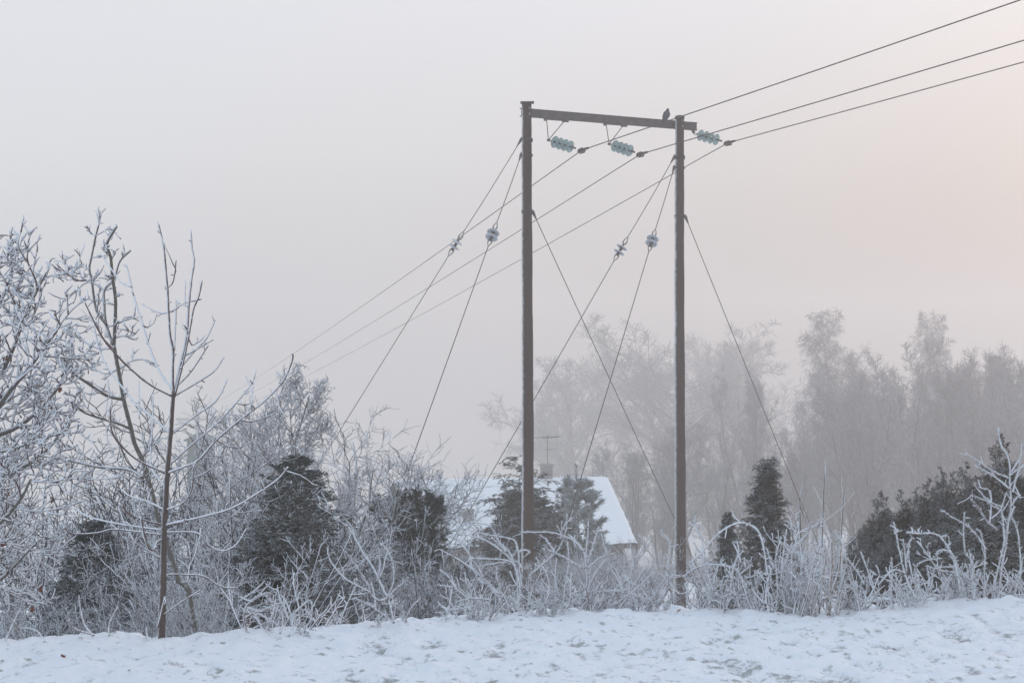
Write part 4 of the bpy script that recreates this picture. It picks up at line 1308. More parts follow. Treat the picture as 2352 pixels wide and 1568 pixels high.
dome = lambda q: (1 - q ** 2.4) ** 0.6 * (0.75 + 0.25 * min(1, q * 4)) + 0.03
spire = lambda q: (0.55 + 0.45 * min(1, q * 3)) * (1 - q) ** 0.62 * 1.15 + 0.03
tip = lambda q: (0.55 + 0.45 * min(1, q * 3)) * (1 - q) ** 0.95 * 1.2 + 0.02
EV['thuja'] = tuft_bush(31, 4.2, 1.0, tip, 620, 0.36, 0.060, 0.0085, 8, 7, 0.22, 14, 0.75)
EV['col'] = tuft_bush(32, 3.2, 0.42, tip, 520, 0.17, 0.034, 0.0050, 8, 7, 0.10, 12, 1.0)
EV['col_b'] = tuft_bush(38, 3.2, 0.34, tip, 360, 0.16, 0.034, 0.0050, 8, 8, 0.08, 6, 1.1)
EV['bush_a'] = tuft_bush(33, 2.0, 0.62, dome, 620, 0.16, 0.030, 0.0044, 8, 7, 0.13, 12, 1.0)
EV['bush_b'] = tuft_bush(34, 2.2, 0.55, spire, 560, 0.16, 0.030, 0.0044, 8, 7, 0.13, 12, 1.0)
EV['bush_c'] = tuft_bush(39, 2.2, 0.60, dome, 600, 0.17, 0.030, 0.0044, 8, 7, 0.15, 14, 1.0)
EV['spruce'] = evergreen(35, 5.0, 1.25, cone, 190, 0.060, 0.008, 24, 0.05, 0.10)
EV['pine'] = pine_mesh(36, 3.2, 0.55, 6, 5, 0.075, True, 0.50)
EV['ypine'] = pine_mesh(37, 2.9, 0.75, 8, 5, 0.085)

place_evergreen('thuja', 'thuja', 'thuja_tree', 'dark drooping thuja standing behind the left pole', 1203, 1046, 33.0, 375, base_py=1470)
place_evergreen('bush_a', 'juniper', 'juniper_bush', 'low dark juniper at the left foot of the thuja', 1062, 1285, 20.0, 230, base_py=1500)
place_evergreen('col', 'juniper', 'juniper_tree', 'dark columnar juniper standing alone right of the right pole', 1760, 1052, 18.0, 150, base_py=1420)
place_evergreen('col_b', 'juniper', 'juniper_tree', 'small dark juniper tip left of the columnar juniper', 1672, 1175, 19.0, 80, rz=1.0, base_py=1430)
place_evergreen('bush_b', 'juniper', 'juniper_bush', 'dark brushy juniper on the left below the frosted round headed tree', 650, 1130, 12.0, 300, rz=0.4, base_py=1510)
place_evergreen('spruce', 'spruce', 'spruce_tree', 'blue green spruce behind the dark brushy juniper at left', 690, 1045, 15.0, 330, base_py=1500)
place_evergreen('spruce', 'spruce', 'spruce_tree', 'dim dark spruce deep in the thicket left of the young tree', 212, 1195, 11.0, 270, rz=2.0, base_py=1560)
place_evergreen('pine', 'pine', 'pine_tree', 'round topped dark pine in front of the left end of the snowy roof', 966, 1112, 18.4, 110, base_py=1560)
place_evergreen('pine', 'pine', 'pine_tree', 'fainter pine left of the round topped pine', 893, 1122, 20.5, 90, rz=2.0, base_py=1560)
place_evergreen('ypine', 'young_pine', 'pine_tree', 'young green pine with upright candles in front of the snowy roof', 1330, 1070, 40.0, 150, base_py=1400)
HEDGE = [('bush_a', 1990, 1195, 17.2, 120, 'low dark juniper at the left end of the hedge'), ('bush_b', 2030, 1130, 16.6, 130, 'second dark juniper from the left end of the hedge'),
         ('bush_c', 2085, 1120, 16.2, 130, 'third dark juniper of the hedge, with a broad top'), ('bush_b', 2135, 1098, 15.8, 120, 'dark juniper with a pointed tip in the middle of the hedge'),
         ('bush_c', 2180, 1075, 15.4, 130, 'dark juniper of the hedge just right of its middle tip'), ('bush_c', 2235, 1060, 15.0, 150, 'dark juniper beside the tallest one of the hedge'),
         ('bush_b', 2312, 1000, 14.4, 170, 'tallest dark juniper at the right end of the hedge'), ('bush_a', 2400, 1040, 14.0, 200, 'dark juniper of the hedge cut by the right edge'),
         ('bush_c', 2045, 1240, 15.4, 150, 'low dark juniper in front of the left part of the hedge'), ('bush_a', 2160, 1200, 14.4, 190, 'low wide dark juniper in front of the middle of the hedge'),
         ('bush_a', 2275, 1150, 13.4, 210, 'wide dark juniper in front of the tallest one of the hedge')]
for i_, (k_, px_, py_, Y_, w_, lb_) in enumerate(HEDGE):
    place_evergreen(k_, 'juniper', 'juniper_bush', lb_, px_, py_, Y_, w_, 'junipers of the hedge', rz=i_ * 1.3, base_py=1440)
for i_, (k_, px_, py_, Y_, w_) in enumerate([('bush_b', 2530, 1030, 13.6, 210), ('bush_c', 2680, 1050, 13.4, 220)]):
    place_evergreen(k_, 'juniper', 'juniper_bush', ('juniper continuing the hedge past the right edge', 'last juniper of the hedge well past the right edge')[i_], px_, py_, Y_, w_, 'junipers of the hedge', rz=i_ * 2.0, base_py=1440)

# ------------------------------------------------------------------ the young tree, traced


def near_tree(name, label, cat, base, trunk_lines, twig_sets, trunk_mat, twig_mat, seed, sides=9):
    rng = rs(seed)
    root = thing(name, label, cat, base)
    inv = np.array(base, float)
    g = Geo()
    for ln, rad in trunk_lines: g.tubes(ln - inv, rad, sides, cap=True, rng=rng, jit=0.06)
    g.build('trunk', trunk_mat, root)
    g2 = Geo()
    for s in twig_sets:
        if isinstance(s, list):
            for ln, rad in s: g2.tubes(ln - inv, rad, 6, cap=True, rng=rng, jit=0.16)
        else:
            P, Rr, sd = s
            g2.tubes(P - inv, Rr, sd, cap=True, rng=rng, jit=0.12)
    g2.build('crown', twig_mat, root)
    return root


def young_tree():
    rng = rs(51)
    Y = 7.62
    trunk = traced(rng, [(9.0, 4.4, [(370, 1480), (373, 1380), (375, 1292), (377, 1205), (380, 1167), (384, 1085), (392, 993), (397, 919), (399, 895)], 0, 0)], Y, step=0.025)
    B = [(3.6, 2.0, [(397, 905), (396, 860), (397, 805), (390, 767), (387, 717), (384, 659), (380, 612), (375, 562), (362, 509)], -0.15),
         (3.6, 2.0, [(400, 911), (410, 855), (422, 805), (429, 764), (433, 703), (439, 647), (446, 597), (441, 574), (438, 527)], 0.1),
         (2.6, 1.7, [(402, 905), (422, 826), (437, 752), (445, 708), (457, 679), (464, 644)], -0.3),
         (3.0, 1.8, [(396, 895), (366, 852), (346, 805), (328, 747), (313, 700), (302, 659), (290, 606)], 0.35),
         (2.8, 1.7, [(396, 910), (346, 884), (299, 846), (264, 811), (240, 782), (217, 741), (193, 691)], -0.35),
         (2.8, 1.6, [(391, 995), (352, 960), (315, 931), (302, 916), (270, 875), (243, 837), (226, 796), (214, 738)], 0.25),
         (2.4, 1.6, [(402, 908), (448, 881), (492, 852), (514, 821)], 0.3), (2.2, 1.6, [(403, 890), (437, 855), (463, 817), (478, 793)], -0.25),
         (2.0, 1.5, [(414, 845), (448, 805), (475, 776), (494, 735)], 0.2), (1.8, 1.5, [(426, 817), (457, 799), (489, 780)], -0.1),
         (3.2, 1.9, [(386, 1085), (420, 1072), (456, 1056), (497, 1010), (551, 964), (606, 922), (650, 875), (672, 825), (671, 812)], -0.45),
         (2.2, 1.6, [(393, 998), (447, 956), (497, 919), (523, 870)], 0.4),
         (2.6, 1.6, [(388, 1068), (439, 1022), (493, 977), (542, 925), (577, 882), (588, 851)], 0.45),
         (2.6, 1.7, [(383, 1087), (323, 1060), (286, 1031), (257, 989), (252, 933)], -0.3),
         (2.4, 1.7, [(382, 1120), (348, 1076), (346, 1035), (351, 960), (350, 905)], 0.3),
         (2.3, 1.7, [(381, 1170), (419, 1155), (439, 1126), (445, 1068)], -0.25),
         (3.2, 2.2, [(379, 1205), (456, 1188), (533, 1166), (600, 1127), (641, 1098), (661, 1073)], -0.5),
         (2.6, 2.0, [(379, 1221), (452, 1223), (477, 1250), (510, 1265), (543, 1250), (566, 1213)], 0.1),
         (2.3, 1.8, [(378, 1170), (340, 1151), (298, 1138), (278, 1122)], 0.3), (2.2, 1.8, [(376, 1205), (323, 1192), (294, 1178), (281, 1160)], -0.35),
         (2.6, 1.9, [(376, 1217), (290, 1205), (232, 1194), (195, 1182), (172, 1166)], 0.35), (2.4, 1.9, [(375, 1228), (265, 1215), (224, 1223), (166, 1225), (147, 1211)], -0.3),
         (2.4, 2.0, [(376, 1238), (360, 1244), (354, 1261), (342, 1259), (331, 1226), (323, 1186)], -0.2),
         (2.3, 2.0, [(376, 1335), (385, 1319), (431, 1319), (468, 1323), (506, 1346), (543, 1350)], 0.2), (1.8, 1.5, [(374, 1412), (414, 1383), (460, 1354)], -0.2),
         (2.5, 2.5, [(363, 1440), (370, 1410), (379, 1370)], -0.12, -0.05), (2.0, 1.6, [(387, 717), (372, 719), (352, 712), (325, 698)], 0.2), (1.8, 1.5, [(387, 717), (400, 712), (410, 706)], 0.1),
         (1.7, 1.5, [(386, 660), (396, 650), (402, 625), (404, 598)], -0.2), (1.7, 1.5, [(433, 703), (418, 700), (405, 688)], 0.1), (2.0, 1.6, [(400, 805), (402, 760), (404, 720), (405, 688)], 0.15),
         (1.6, 1.4, [(302, 659), (278, 648), (250, 610), (229, 580)], 0.1), (1.6, 1.4, [(328, 747), (340, 752), (345, 735)], 0.1), (1.7, 1.4, [(430, 770), (440, 792), (450, 788), (455, 778)], 0.1),
         (1.7, 1.6, [(253, 990), (254, 960), (252, 933)], 0.1), (2.0, 1.7, [(319, 960), (320, 915), (319, 872)], 0.2), (1.8, 1.5, [(551, 964), (575, 968), (605, 960), (632, 949)], 0.2),
         (1.8, 1.6, [(497, 1010), (510, 1018), (545, 1028), (582, 1012)], 0.3), (1.6, 1.4, [(542, 925), (560, 930), (577, 925)], 0.1), (1.6, 1.4, [(577, 930), (580, 900), (583, 875)], 0.2)]
    br = traced(rng, B, Y, 0.2, step=0.022)
    tw = side_twigs(rng, br, 9, 62, 0.015, 0.05, 0.8, 0.0032, 3, 0.2, 0.18, 0.15)
    tw2 = side_twigs(rng, br[10:], 3.5, 50, 0.06, 0.2, 0.6, 0.0036, 5, 0.16, 0.10, 0.2)
    # buds at the shoot tips
    return near_tree('young_tree', 'young bare tree with straight brown trunk and upswept opposite branches at left', 'tree', W(370, 1476, Y),
                     trunk, [br, (*tw, 5), (*tw2, 5)], M['young_bark'], M['young_bark2'], 52, 12)


M['young_bark2'] = frosted('young_branches', (0.115, 0.075, 0.068), (0.155, 0.105, 0.098), 0.50, 45)
young_tree()


def crooked_tree():
    rng = rs(61); Y = 9.3
    trunk = traced(rng, [(6.6, 4.4, [(452, 1480), (431, 1354), (410, 1333), (394, 1284), (360, 1184), (352, 1143), (336, 1085), (327, 1056), (309, 1018), (298, 973), (286, 927), (278, 884), (270, 840), (261, 793)], 0, 0),
                         (4.4, 2.6, [(261, 793), (264, 747), (265, 688), (258, 635), (254, 590), (246, 560), (268, 520)], -0.3, 0),
                         (3.6, 2.4, [(262, 800), (243, 741), (239, 694), (240, 665), (262, 640), (275, 600), (300, 575)], 0.3, 0),
                         (3.2, 2.0, [(248, 750), (225, 720), (217, 694), (211, 647), (205, 618), (211, 585), (220, 541), (227, 512), (229, 484)], 0.1, 0),
                         (4.0, 2.4, [(284, 917), (252, 911), (229, 899), (199, 878), (173, 861), (152, 837), (126, 808)], -0.3, 0),
                         (3.6, 2.2, [(330, 1097), (294, 1078), (228, 1072), (182, 1062), (124, 1051), (95, 1047)], 0.3, 0),
                         (3.0, 2.0, [(300, 985), (270, 972), (220, 957), (190, 945), (170, 925)], -0.2, 0),
                         (2.8, 2.0, [(327, 1050), (342, 1030), (345, 1010)], 0.1, 0)], Y, step=0.025)
    B = [(2.4, 1.6, [(262, 800), (226, 800), (196, 785), (170, 755), (150, 748)], 0.3), (2.4, 1.6, [(266, 775), (285, 771), (305, 770), (320, 755)], -0.2),
         (2.2, 1.5, [(205, 618), (185, 612), (165, 620), (140, 600), (124, 600)], 0.2), (2.2, 1.5, [(211, 640), (190, 645), (170, 640), (150, 625), (128, 605)], -0.3),
         (2.0, 1.5, [(220, 541), (206, 535), (202, 528)], 0.1), (2.0, 1.5, [(220, 541), (240, 530), (252, 520)], 0.1), (2.2, 1.5, [(254, 590), (238, 570), (250, 545), (268, 515)], -0.2),
         (2.2, 1.5, [(240, 665), (225, 655), (190, 640), (182, 600), (195, 560)], 0.25), (2.2, 1.6, [(270, 850), (300, 830), (330, 825), (355, 835)], 0.2),
         (2.2, 1.5, [(173, 861), (180, 840), (168, 800), (172, 770), (180, 740)], 0.3), (2.0, 1.5, [(152, 837), (120, 850), (90, 870)], -0.2), (2.2, 1.5, [(268, 850), (240, 858), (210, 845), (190, 850)], 0.2)]
    br = traced(rng, B, Y, 0.2, step=0.03)
    al = trunk[1:] + br
    tw = side_twigs(rng, al, 11, 55, 0.05, 0.19, 0.7, 0.0052, 5, 0.22, 0.03, 0.08, 0.88)
    S, D, L, r = spawn(rng, tw[0], tw[1], 4, 0.2, 1.0, 45, 15, 0.55, 0.4, 0.2, 0.9, 0.0048, lmin=0.03)
    tw2 = grow(rng, S, D, L, r, 3, 0.2, 0.06, 0.75)
    low = side_twigs(rng, trunk[:1], 5, 60, 0.15, 0.45, 0.35, 0.0045, 6, 0.2, 0.04, 0.1)
    S, D, L, r = spawn(rng, low[0], low[1], 6, 0.2, 1.0, 45, 15, 0.4, 0.4, 0.2, 0.8, 0.0036)
    low2 = grow(rng, S, D, L, r, 3, 0.2, 0.05, 0.75)
    return near_tree('crooked_tree', 'crooked grey trunked tree with tangled frosted twigs behind the young tree', 'tree', W(452, 1476, Y),
                     trunk, [br, (*tw, 5), (*tw2, 4), (*low, 5), (*low2, 4)], M['grey_bark'], M['twig'], 62, 10)


crooked_tree()


def edge_oak():
    rng = rs(71); Y = 8.6
    trunk = traced(rng, [(22, 14, [(-260, 1520), (-250, 1300), (-235, 1100), (-220, 900), (-200, 700)], 0, 0),
                         (11, 3, [(-240, 1180), (-150, 1080), (-60, 1010), (20, 900), (70, 840), (130, 760)], -0.4, 0), (11, 3, [(-235, 1100), (-160, 960), (-90, 840), (-30, 740), (16, 660), (34, 592)], 0.4, 0),
                         (9, 3, [(-225, 950), (-170, 820), (-120, 700), (-70, 640), (-30, 590)], -0.2, 0), (9, 2.6, [(-245, 1240), (-150, 1180), (-60, 1120), (40, 1080), (110, 1030), (160, 960)], 0.3, 0),
                         (8, 2.6, [(-250, 1330), (-160, 1290), (-80, 1250), (0, 1200), (50, 1140), (70, 1100)], -0.5, 0), (7, 2.4, [(-252, 1400), (-170, 1390), (-90, 1380), (0, 1330), (60, 1270), (100, 1230)], 0.1, 0),
                         (8, 2.4, [(-150, 1080), (-70, 960), (-10, 880), (30, 800), (60, 720), (106, 625)], 0.1, -0.1), (7, 2.4, [(-60, 1010), (30, 985), (100, 930), (150, 860), (165, 820)], 0.2, -0.2),
                         (6, 2.4, [(-150, 1180), (-60, 1060), (30, 1030), (120, 1000)], -0.5, 0)], Y, step=0.04)
    al = trunk[1:]
    P = np.stack([resample(l, 24) for l, r in al]); Rr = np.stack([np.interp(np.linspace(0, 1, 24), np.linspace(0, 1, len(r)), r) for l, r in al])
    S, D, L, r = spawn(rng, P, Rr, 11, 0.25, 1.0, 48, 14, 0.30, 0.4, 0.35, 0.6, 0.0075)
    p1, r1 = grow(rng, S, D, L, r, 7, 0.18, 0.05, 0.5)
    S, D, L, r = spawn(rng, p1, r1, 6, 0.15, 1.0, 46, 14, 0.50, 0.4, 0.3, 0.75, 0.0062)
    p2, r2 = grow(rng, S, D, L, r, 5, 0.2, 0.07, 0.6)
    S, D, L, r = spawn(rng, p2, r2, 4, 0.3, 1.0, 46, 14, 0.45, 0.4, 0.2, 0.85, 0.0054, lmin=0.03)
    p3, r3 = grow(rng, S, D, L, r, 3, 0.18, 0.08, 0.8)
    root = near_tree('oak_tree', 'dense frosted oak at the left edge with a few brown leaves', 'tree', W(-260, 1500, Y), trunk,
                     [(p1, r1, 5), (p2, r2, 5), (p3, r3, 4)], M['grey_bark'], M['twig'], 72, 10)
    inv = np.array(root.location)
    # withered leaves that still hang on
    for k, (px, py) in enumerate([(14, 815), (145, 852), (140, 888), (60, 1018), (18, 1120), (5, 1185), (8, 1215), (12, 1228), (58, 1250), (4, 1165), (75, 1395), (120, 1140), (6, 1240), (88, 1345)]):
        c = W(px, py, Y + rng.uniform(-0.3, 0.2)) - inv
        l = rng.uniform(0.03, 0.05); n = 7
        t = np.linspace(0, 1, n); wd = l * 0.36 * np.sin(math.pi * np.clip(t * 0.92 + 0.05, 0, 1)) * (1 + 0.35 * np.sin(t * 16))
        d = norm(np.array([rng.uniform(-.5, .5), rng.uniform(-.4, .4), -1])); s = norm(np.cross(d, unit(rng, 1)[0])); nn = np.cross(d, s)
        cur = (t - 0.5) ** 2 * l * 1.3
        V = np.concatenate([[c + d * l * a + s * b * q + nn * (cv + abs(q) * b * 0.5) for a, b, cv in zip(t, wd, cur)] for q in (-1, 0, 1)])
        i = np.arange(n - 1)
        Q = np.concatenate([np.stack([i + j * n, i + 1 + j * n, i + 1 + (j + 1) * n, i + (j + 1) * n], -1) for j in (0, 1)])
        Geo().add(V, Q).build('dead_leaf', M['dead_leaf'], root)


edge_oak()

# ------------------------------------------------------------------ thicket shrubs behind the crest (left)


def shrub_mesh(seed, H, n_stem, lean, k1, k2, k3, r0, up=0.04, fan=1.0):
    rng = rs(seed)
    az = rng.random_sample(n_stem) * 6.28
    le = lean * np.sqrt(rng.random_sample(n_stem))
    d = np.stack([np.cos(az) * le * fan, np.sin(az) * le, np.ones(n_stem)], -1)
    S = np.stack([np.cos(az) * le * 0.12 * H, np.sin(az) * le * 0.12 * H, np.full(n_stem, -0.06)], -1)
    P, Rr = grow(rng, S, d, H * rng.uniform(0.6, 1.15, n_stem), r0 * rng.uniform(0.7, 1.2, n_stem), 10, 0.09, up, 0.45)
    sets = [(P, Rr, 6)]
    S, D, L, r = spawn(rng, P, Rr, k1, 0.12, 1.0, 44, 14, 0.36, 0.4, 0.45, 0.65, r0 * 0.4)
    p1, r1 = grow(rng, S, D, L, r, 6, 0.16, 0.05, 0.6); sets.append((p1, r1, 5))
    S, D, L, r = spawn(rng, p1, r1, k2, 0.15, 1.0, 46, 14, 0.42, 0.4, 0.3, 0.8, r0 * 0.33)
    p2, r2 = grow(rng, S, D, L, r, 4, 0.18, 0.05, 0.7); sets.append((p2, r2, 4))
    if k3:
        S, D, L, r = spawn(rng, p2, r2, k3, 0.2, 1.0, 48, 14, 0.45, 0.4, 0.2, 0.85, r0 * 0.28, lmin=0.02)
        p3, r3 = grow(rng, S, D, L, r, 2, 0.18, 0.05, 0.8); sets.append((p3, r3, 3))
    return sets


def shrub_geo(sets, jit=0.15, seed=1):
    g = Geo(); rng = rs(seed)
    for P, Rr, sd in sets: g.tubes(P, Rr, sd, cap=sd > 3, rng=rng, jit=jit)
    return g


TH = [shrub_geo(shrub_mesh(81 + i, 2.0, 11, 0.75, 8, 5, 3, 0.0125, up=0.02), 0.18).mesh('stems') for i in range(3)]
TB = [shrub_geo(shrub_mesh(85 + i, 2.0, 12, 0.5, 8, 5, 3, 0.011)).mesh('stems') for i in range(2)]
for m_ in TH: m_.materials.append(M['thicket'])
for m_ in TB: m_.materials.append(M['thicket_back'])
THICK = [(30, 1030, 12.5), (120, 1010, 14.5), (215, 990, 13.0), (300, 1000, 15.5), (420, 985, 14.0), (505, 1010, 12.5), (530, 1150, 11.5), (75, 1180, 10.8), (150, 1195, 12.0),
         (275, 1190, 12.2), (345, 1180, 11.2), (455, 1160, 10.6), (490, 1260, 9.8), (20, 1290, 9.6), (110, 1350, 9.4), (225, 1385, 9.4), (310, 1330, 9.4), (440, 1320, 9.3)]
TLAB = ['at the far left edge of the thicket, tall and grey', 'tall, behind the dense oak twigs', 'tall, between the oak and the crooked tree', 'tall, far back behind the crooked trunk',
        'tall, directly behind the young tree', 'tall, right of the young tree and below its longest branch', 'left of the dark brushy juniper, middle height', 'middle height at left below the oak branches',
        'just left of the dim spruce, half behind it', 'just right of the dim spruce, half behind it', 'behind the lower trunk of the crooked tree', 'right of the crooked trunk, middle height',
        'low, left of the dark brushy juniper', 'low at the left edge behind the lawn crest', 'low, left of the snow mound', 'low, behind the snow mound', 'low, just left of the young tree', 'low, just right of the young tree']
for i_, ((px_, py_, Y_), lb_) in enumerate(zip(THICK, TLAB)):
    p_ = gp(px_, Y_); s_ = (W(px_, py_, Y_)[2] - p_[2]) / 2.05
    o_ = tag(obj('frosted_shrub', (TB[i_ % 2] if i_ < 6 else TH[i_ % 3])), 'frosted shrub ' + lb_, 'shrub', 'frosted shrubs of the left thicket')
    o_.location = p_; o_.rotation_euler = (0, 0, i_ * 1.7); o_.scale = (s_ * 0.95, s_ * 0.95, s_)

# frosted shrubs in the dip behind the right part of the crest
DIP = [(900, 1195, 16.6, 'wide and pinkish below the fainter pine'), (985, 1215, 16.0, 'in front of the round topped pine'), (1060, 1222, 17.0, 'below the roof vent, left of the thuja'), (800, 1270, 15.0, 'below the round headed tree'),
       (1400, 1290, 15.0, 'between the two poles, in front of the house wall'), (1475, 1340, 14.0, 'at the left foot of the right pole'),
       (1665, 1280, 14.5, 'in the gap right of the right pole'), (1850, 1220, 14.0, 'with thin upright shoots right of the columnar juniper'),
       (855, 1370, 14.0, 'below the pinkish bush')]
for i_, (px_, py_, Y_, lb_) in enumerate(DIP):
    p_ = gp(px_, Y_); s_ = (W(px_, py_, Y_)[2] - p_[2]) / 2.05
    o_ = tag(obj('frosted_shrub', TB[i_ % 2]), 'grey frosted shrub ' + lb_, 'shrub', 'frosted shrubs in the dip')
    o_.location = p_; o_.rotation_euler = (0, 0, i_ * 2.1 + 0.5); o_.scale = (s_, s_, s_)


def thin_sapling(px0, py0, px1, py1, Y, label, seed):
    rng = rs(seed)
    a = gp(px0, Y); b = W(px1, py1, Y)
    root = thing('thin_sapling', label, 'sapling', a, 'thin bare saplings')
    ln = smooth_line([np.zeros(3), (b - a) * 0.4 + unit(rng, 1)[0] * 0.03, (b - a) * 0.75 + unit(rng, 1)[0] * 0.03, b - a], 0.08)
    Geo().tubes(ln, np.linspace(0.014, 0.006, len(ln)), 6).build('stem', M['grey_bark'], root)
    tw = side_twigs(rng, [(ln, np.linspace(0.014, 0.006, len(ln)))], 5, 30, 0.1, 0.4, 0.5, 0.004, 5, 0.08, 0.10, 0.4)
    Geo().tubes(*tw, 4).build('twigs', M['twig'], root)


thin_sapling(1884, 1400, 1893, 1090, 13.0, 'thin dark sapling right of the columnar juniper', 91)
thin_sapling(1930, 1380, 1938, 1130, 13.5, 'shorter thin sapling beside the left end of the juniper hedge', 92)
thin_sapling(1855, 1390, 1835, 1140, 14.5, 'thin sapling leaning left beside the plain guy wire foot', 93)

# ------------------------------------------------------------------ frosted shrubs along the crest (near)


def z4(*p): return [(551.3 + x / 3.366, 1102.5 + y / 3.366) for x, y in p]
def z5(*p): return [(1010.7 + x / 3.414, 1010.7 + y / 3.414) for x, y in p]
def z6(*p): return [(1470.0 + x / 2.845, 918.8 + y / 2.845) for x, y in p]
def z7(*p): return [(1837.6 + x / 2.8435, 918.8 + y / 2.8435) for x, y in p]


def crest_shrub(seed, name, label, Y, lines, base_px, fill=14, fill_h=90, fill_w=70, twig_m=26, mat='shrub', r=(2.0, 1.15), knob=1.0):
    """traced stems with frosted side twigs, and a tangle of low stems round the base (sizes in view pixels)"""
    rng = rs(seed)
    x0 = (base_px - 1176) / FPX * Y
    base = np.array([x0, Y, float(ground(x0, Y))])
    root = thing(name, label, 'shrub', base, 'frosted shrubs along the crest')
    L = [((l[0] * 0.82, l[1] * 0.66, *l[2:]) if isinstance(l[0], (int, float)) else (r[0], r[1], l)) for l in lines]
    fill = int(fill * 0.6)
    st = traced(rng, L, Y, 0.18, step=0.012)
    for ln, rad in st:                                   # nodes and small bends
        m = max(3, len(ln) // 6); kn = rng.normal(size=(m, 3)) * 0.0032; kn[0] = 0
        tt_ = np.linspace(0, m - 1, len(ln))
        ln += np.stack([np.interp(tt_, np.arange(m), kn[:, c_]) for c_ in range(3)], -1)
    g = Geo()
    for ln, rad in st: g.tubes(ln - base, rad, 7, cap=True, rng=rng, jit=0.22)
    px = Y / FPX
    if fill:
        n = fill
        nc = max(2, n // 7)
        cx_ = (np.arange(nc) + rng.uniform(0.15, 0.85, nc)) / nc * 2 - 1
        ci = rng.randint(0, nc, n); ch = rng.uniform(0.55, 1.2, nc)
        off = rng.normal(size=n)
        xs = (np.clip(cx_[ci], -0.95, 0.95) * fill_w + off * 5) * px
        S = np.stack([xs, rng.uniform(-0.10, 0.22, n), np.zeros(n)], -1)
        S[:, 2] = ground(S[:, 0] + base[0], S[:, 1] + base[1]) - base[2] - 0.03
        d = np.stack([off * 0.20 + rng.normal(size=n) * 0.16, rng.normal(size=n) * 0.3, np.ones(n)], -1)
        P, Rr = grow(rng, S, d, fill_h * px * ch[ci] * (0.4 + 0.9 * rng.random_sample(n) ** 1.5), 1.8 * px, 14, 0.04, 0.0, 0.55)
        g.tubes(P, Rr, 6, cap=True, rng=rng, jit=0.24)
        sp, dd, l2, r2 = spawn(rng, P, Rr, 8, 0.2, 1.0, 42, 14, 0.30, 0.5, 0.35, 0.8, 1.05 * px)
        p2, q2 = grow(rng, sp, dd, l2, r2, 5, 0.07, 0.04, 0.7)
        g.tubes(p2, q2, 5, cap=True, rng=rng, jit=0.24)
        sp, dd, l2, r2 = spawn(rng, p2, q2, 2, 0.3, 1.0, 50, 18, 0.45, 0.45, 0.4, 0.9, 1.1 * px, lmin=5 * px)
        p3, q3 = grow(rng, sp, dd, l2, r2, 3, 0.18, 0.03, 0.9)
        g.tubes(p3, q3, 5, cap=True, rng=rng, jit=0.2)
        rime(rng, g, p2, q2, 16, 4.8 * px, 0.38 * px)
        rime(rng, g, P, Rr, 60, 5.0 * px, 0.38 * px)
    if st and twig_m:
        tp, tq = side_twigs(rng, st, twig_m * 0.36, 46, 10 * px, 38 * px, 0.75, 1.05 * px, 6, 0.08, 0.04, 0.1)
        g.tubes(tp - base, tq, 6, cap=True, rng=rng, jit=0.2)
        kp, kq = side_twigs(rng, st, twig_m * knob, 55, 3 * px, 10 * px, 0.85, 1.3 * px, 2, 0.2, 0.05, 0.15)
        g.tubes(kp - base, kq, 5, cap=True, rng=rng, jit=0.2)
        rime(rng, g, tp - base, tq, 22, 4.2 * px, 0.42 * px)
        for ln, rad in st:
            k = int(len(ln) * 16)
            q = rng.randint(0, len(ln), k)
            D = norm(unit(rng, k) + np.array([-0.35, -0.1, 0.5]))
            g.spikes(ln[q] - base + D * rad[q][:, None] * 0.6, D, rng.uniform(1.8, 6.0, k) * px, 0.38 * px)
    g.build('stems', M[mat], root)
    return root


crest_shrub(101, 'frosted_shrub', 'open frosted shrub with long curved bare shoots left of the bramble', 8.05,
            [(2.6, 1.9, z4((1190, 1105), (1150, 920), (1120, 860), (1050, 720), (960, 580), (890, 450), (825, 345))),
             (2.0, 1.8, z4((1140, 905), (1090, 925), (1040, 900), (1010, 860), (900, 810), (800, 740), (720, 650), (690, 580), (685, 515))),
             (1.9, 1.7, z4((1020, 870), (1000, 830), (920, 700), (850, 610), (820, 550))),
             (2.0, 1.8, z4((1145, 920), (1140, 900), (1190, 770), (1190, 680), (1150, 570), (1080, 490))), (1.7, 1.6, z4((1070, 760), (1110, 690), (1130, 600), (1140, 580))),
             (1.7, 1.6, z4((1070, 740), (1080, 650), (1080, 570))), (2.0, 1.7, z4((1190, 1105), (1110, 1030), (1000, 960), (880, 915))), (1.8, 1.7, z4((1050, 985), (1035, 900), (1015, 790))),
             (1.7, 1.6, z4((1150, 900), (1220, 830), (1260, 795))), (1.7, 1.6, z4((1290, 1100), (1250, 1000), (1200, 960), (1100, 965))), (1.6, 1.6, z4((985, 870), (940, 880), (885, 880))),
             (1.7, 1.5, z4((1060, 1000), (1000, 945), (930, 975))), (1.8, 1.6, z4((1270, 1105), (1320, 1010), (1400, 910)))], 905, 8, 45, 60, 16)
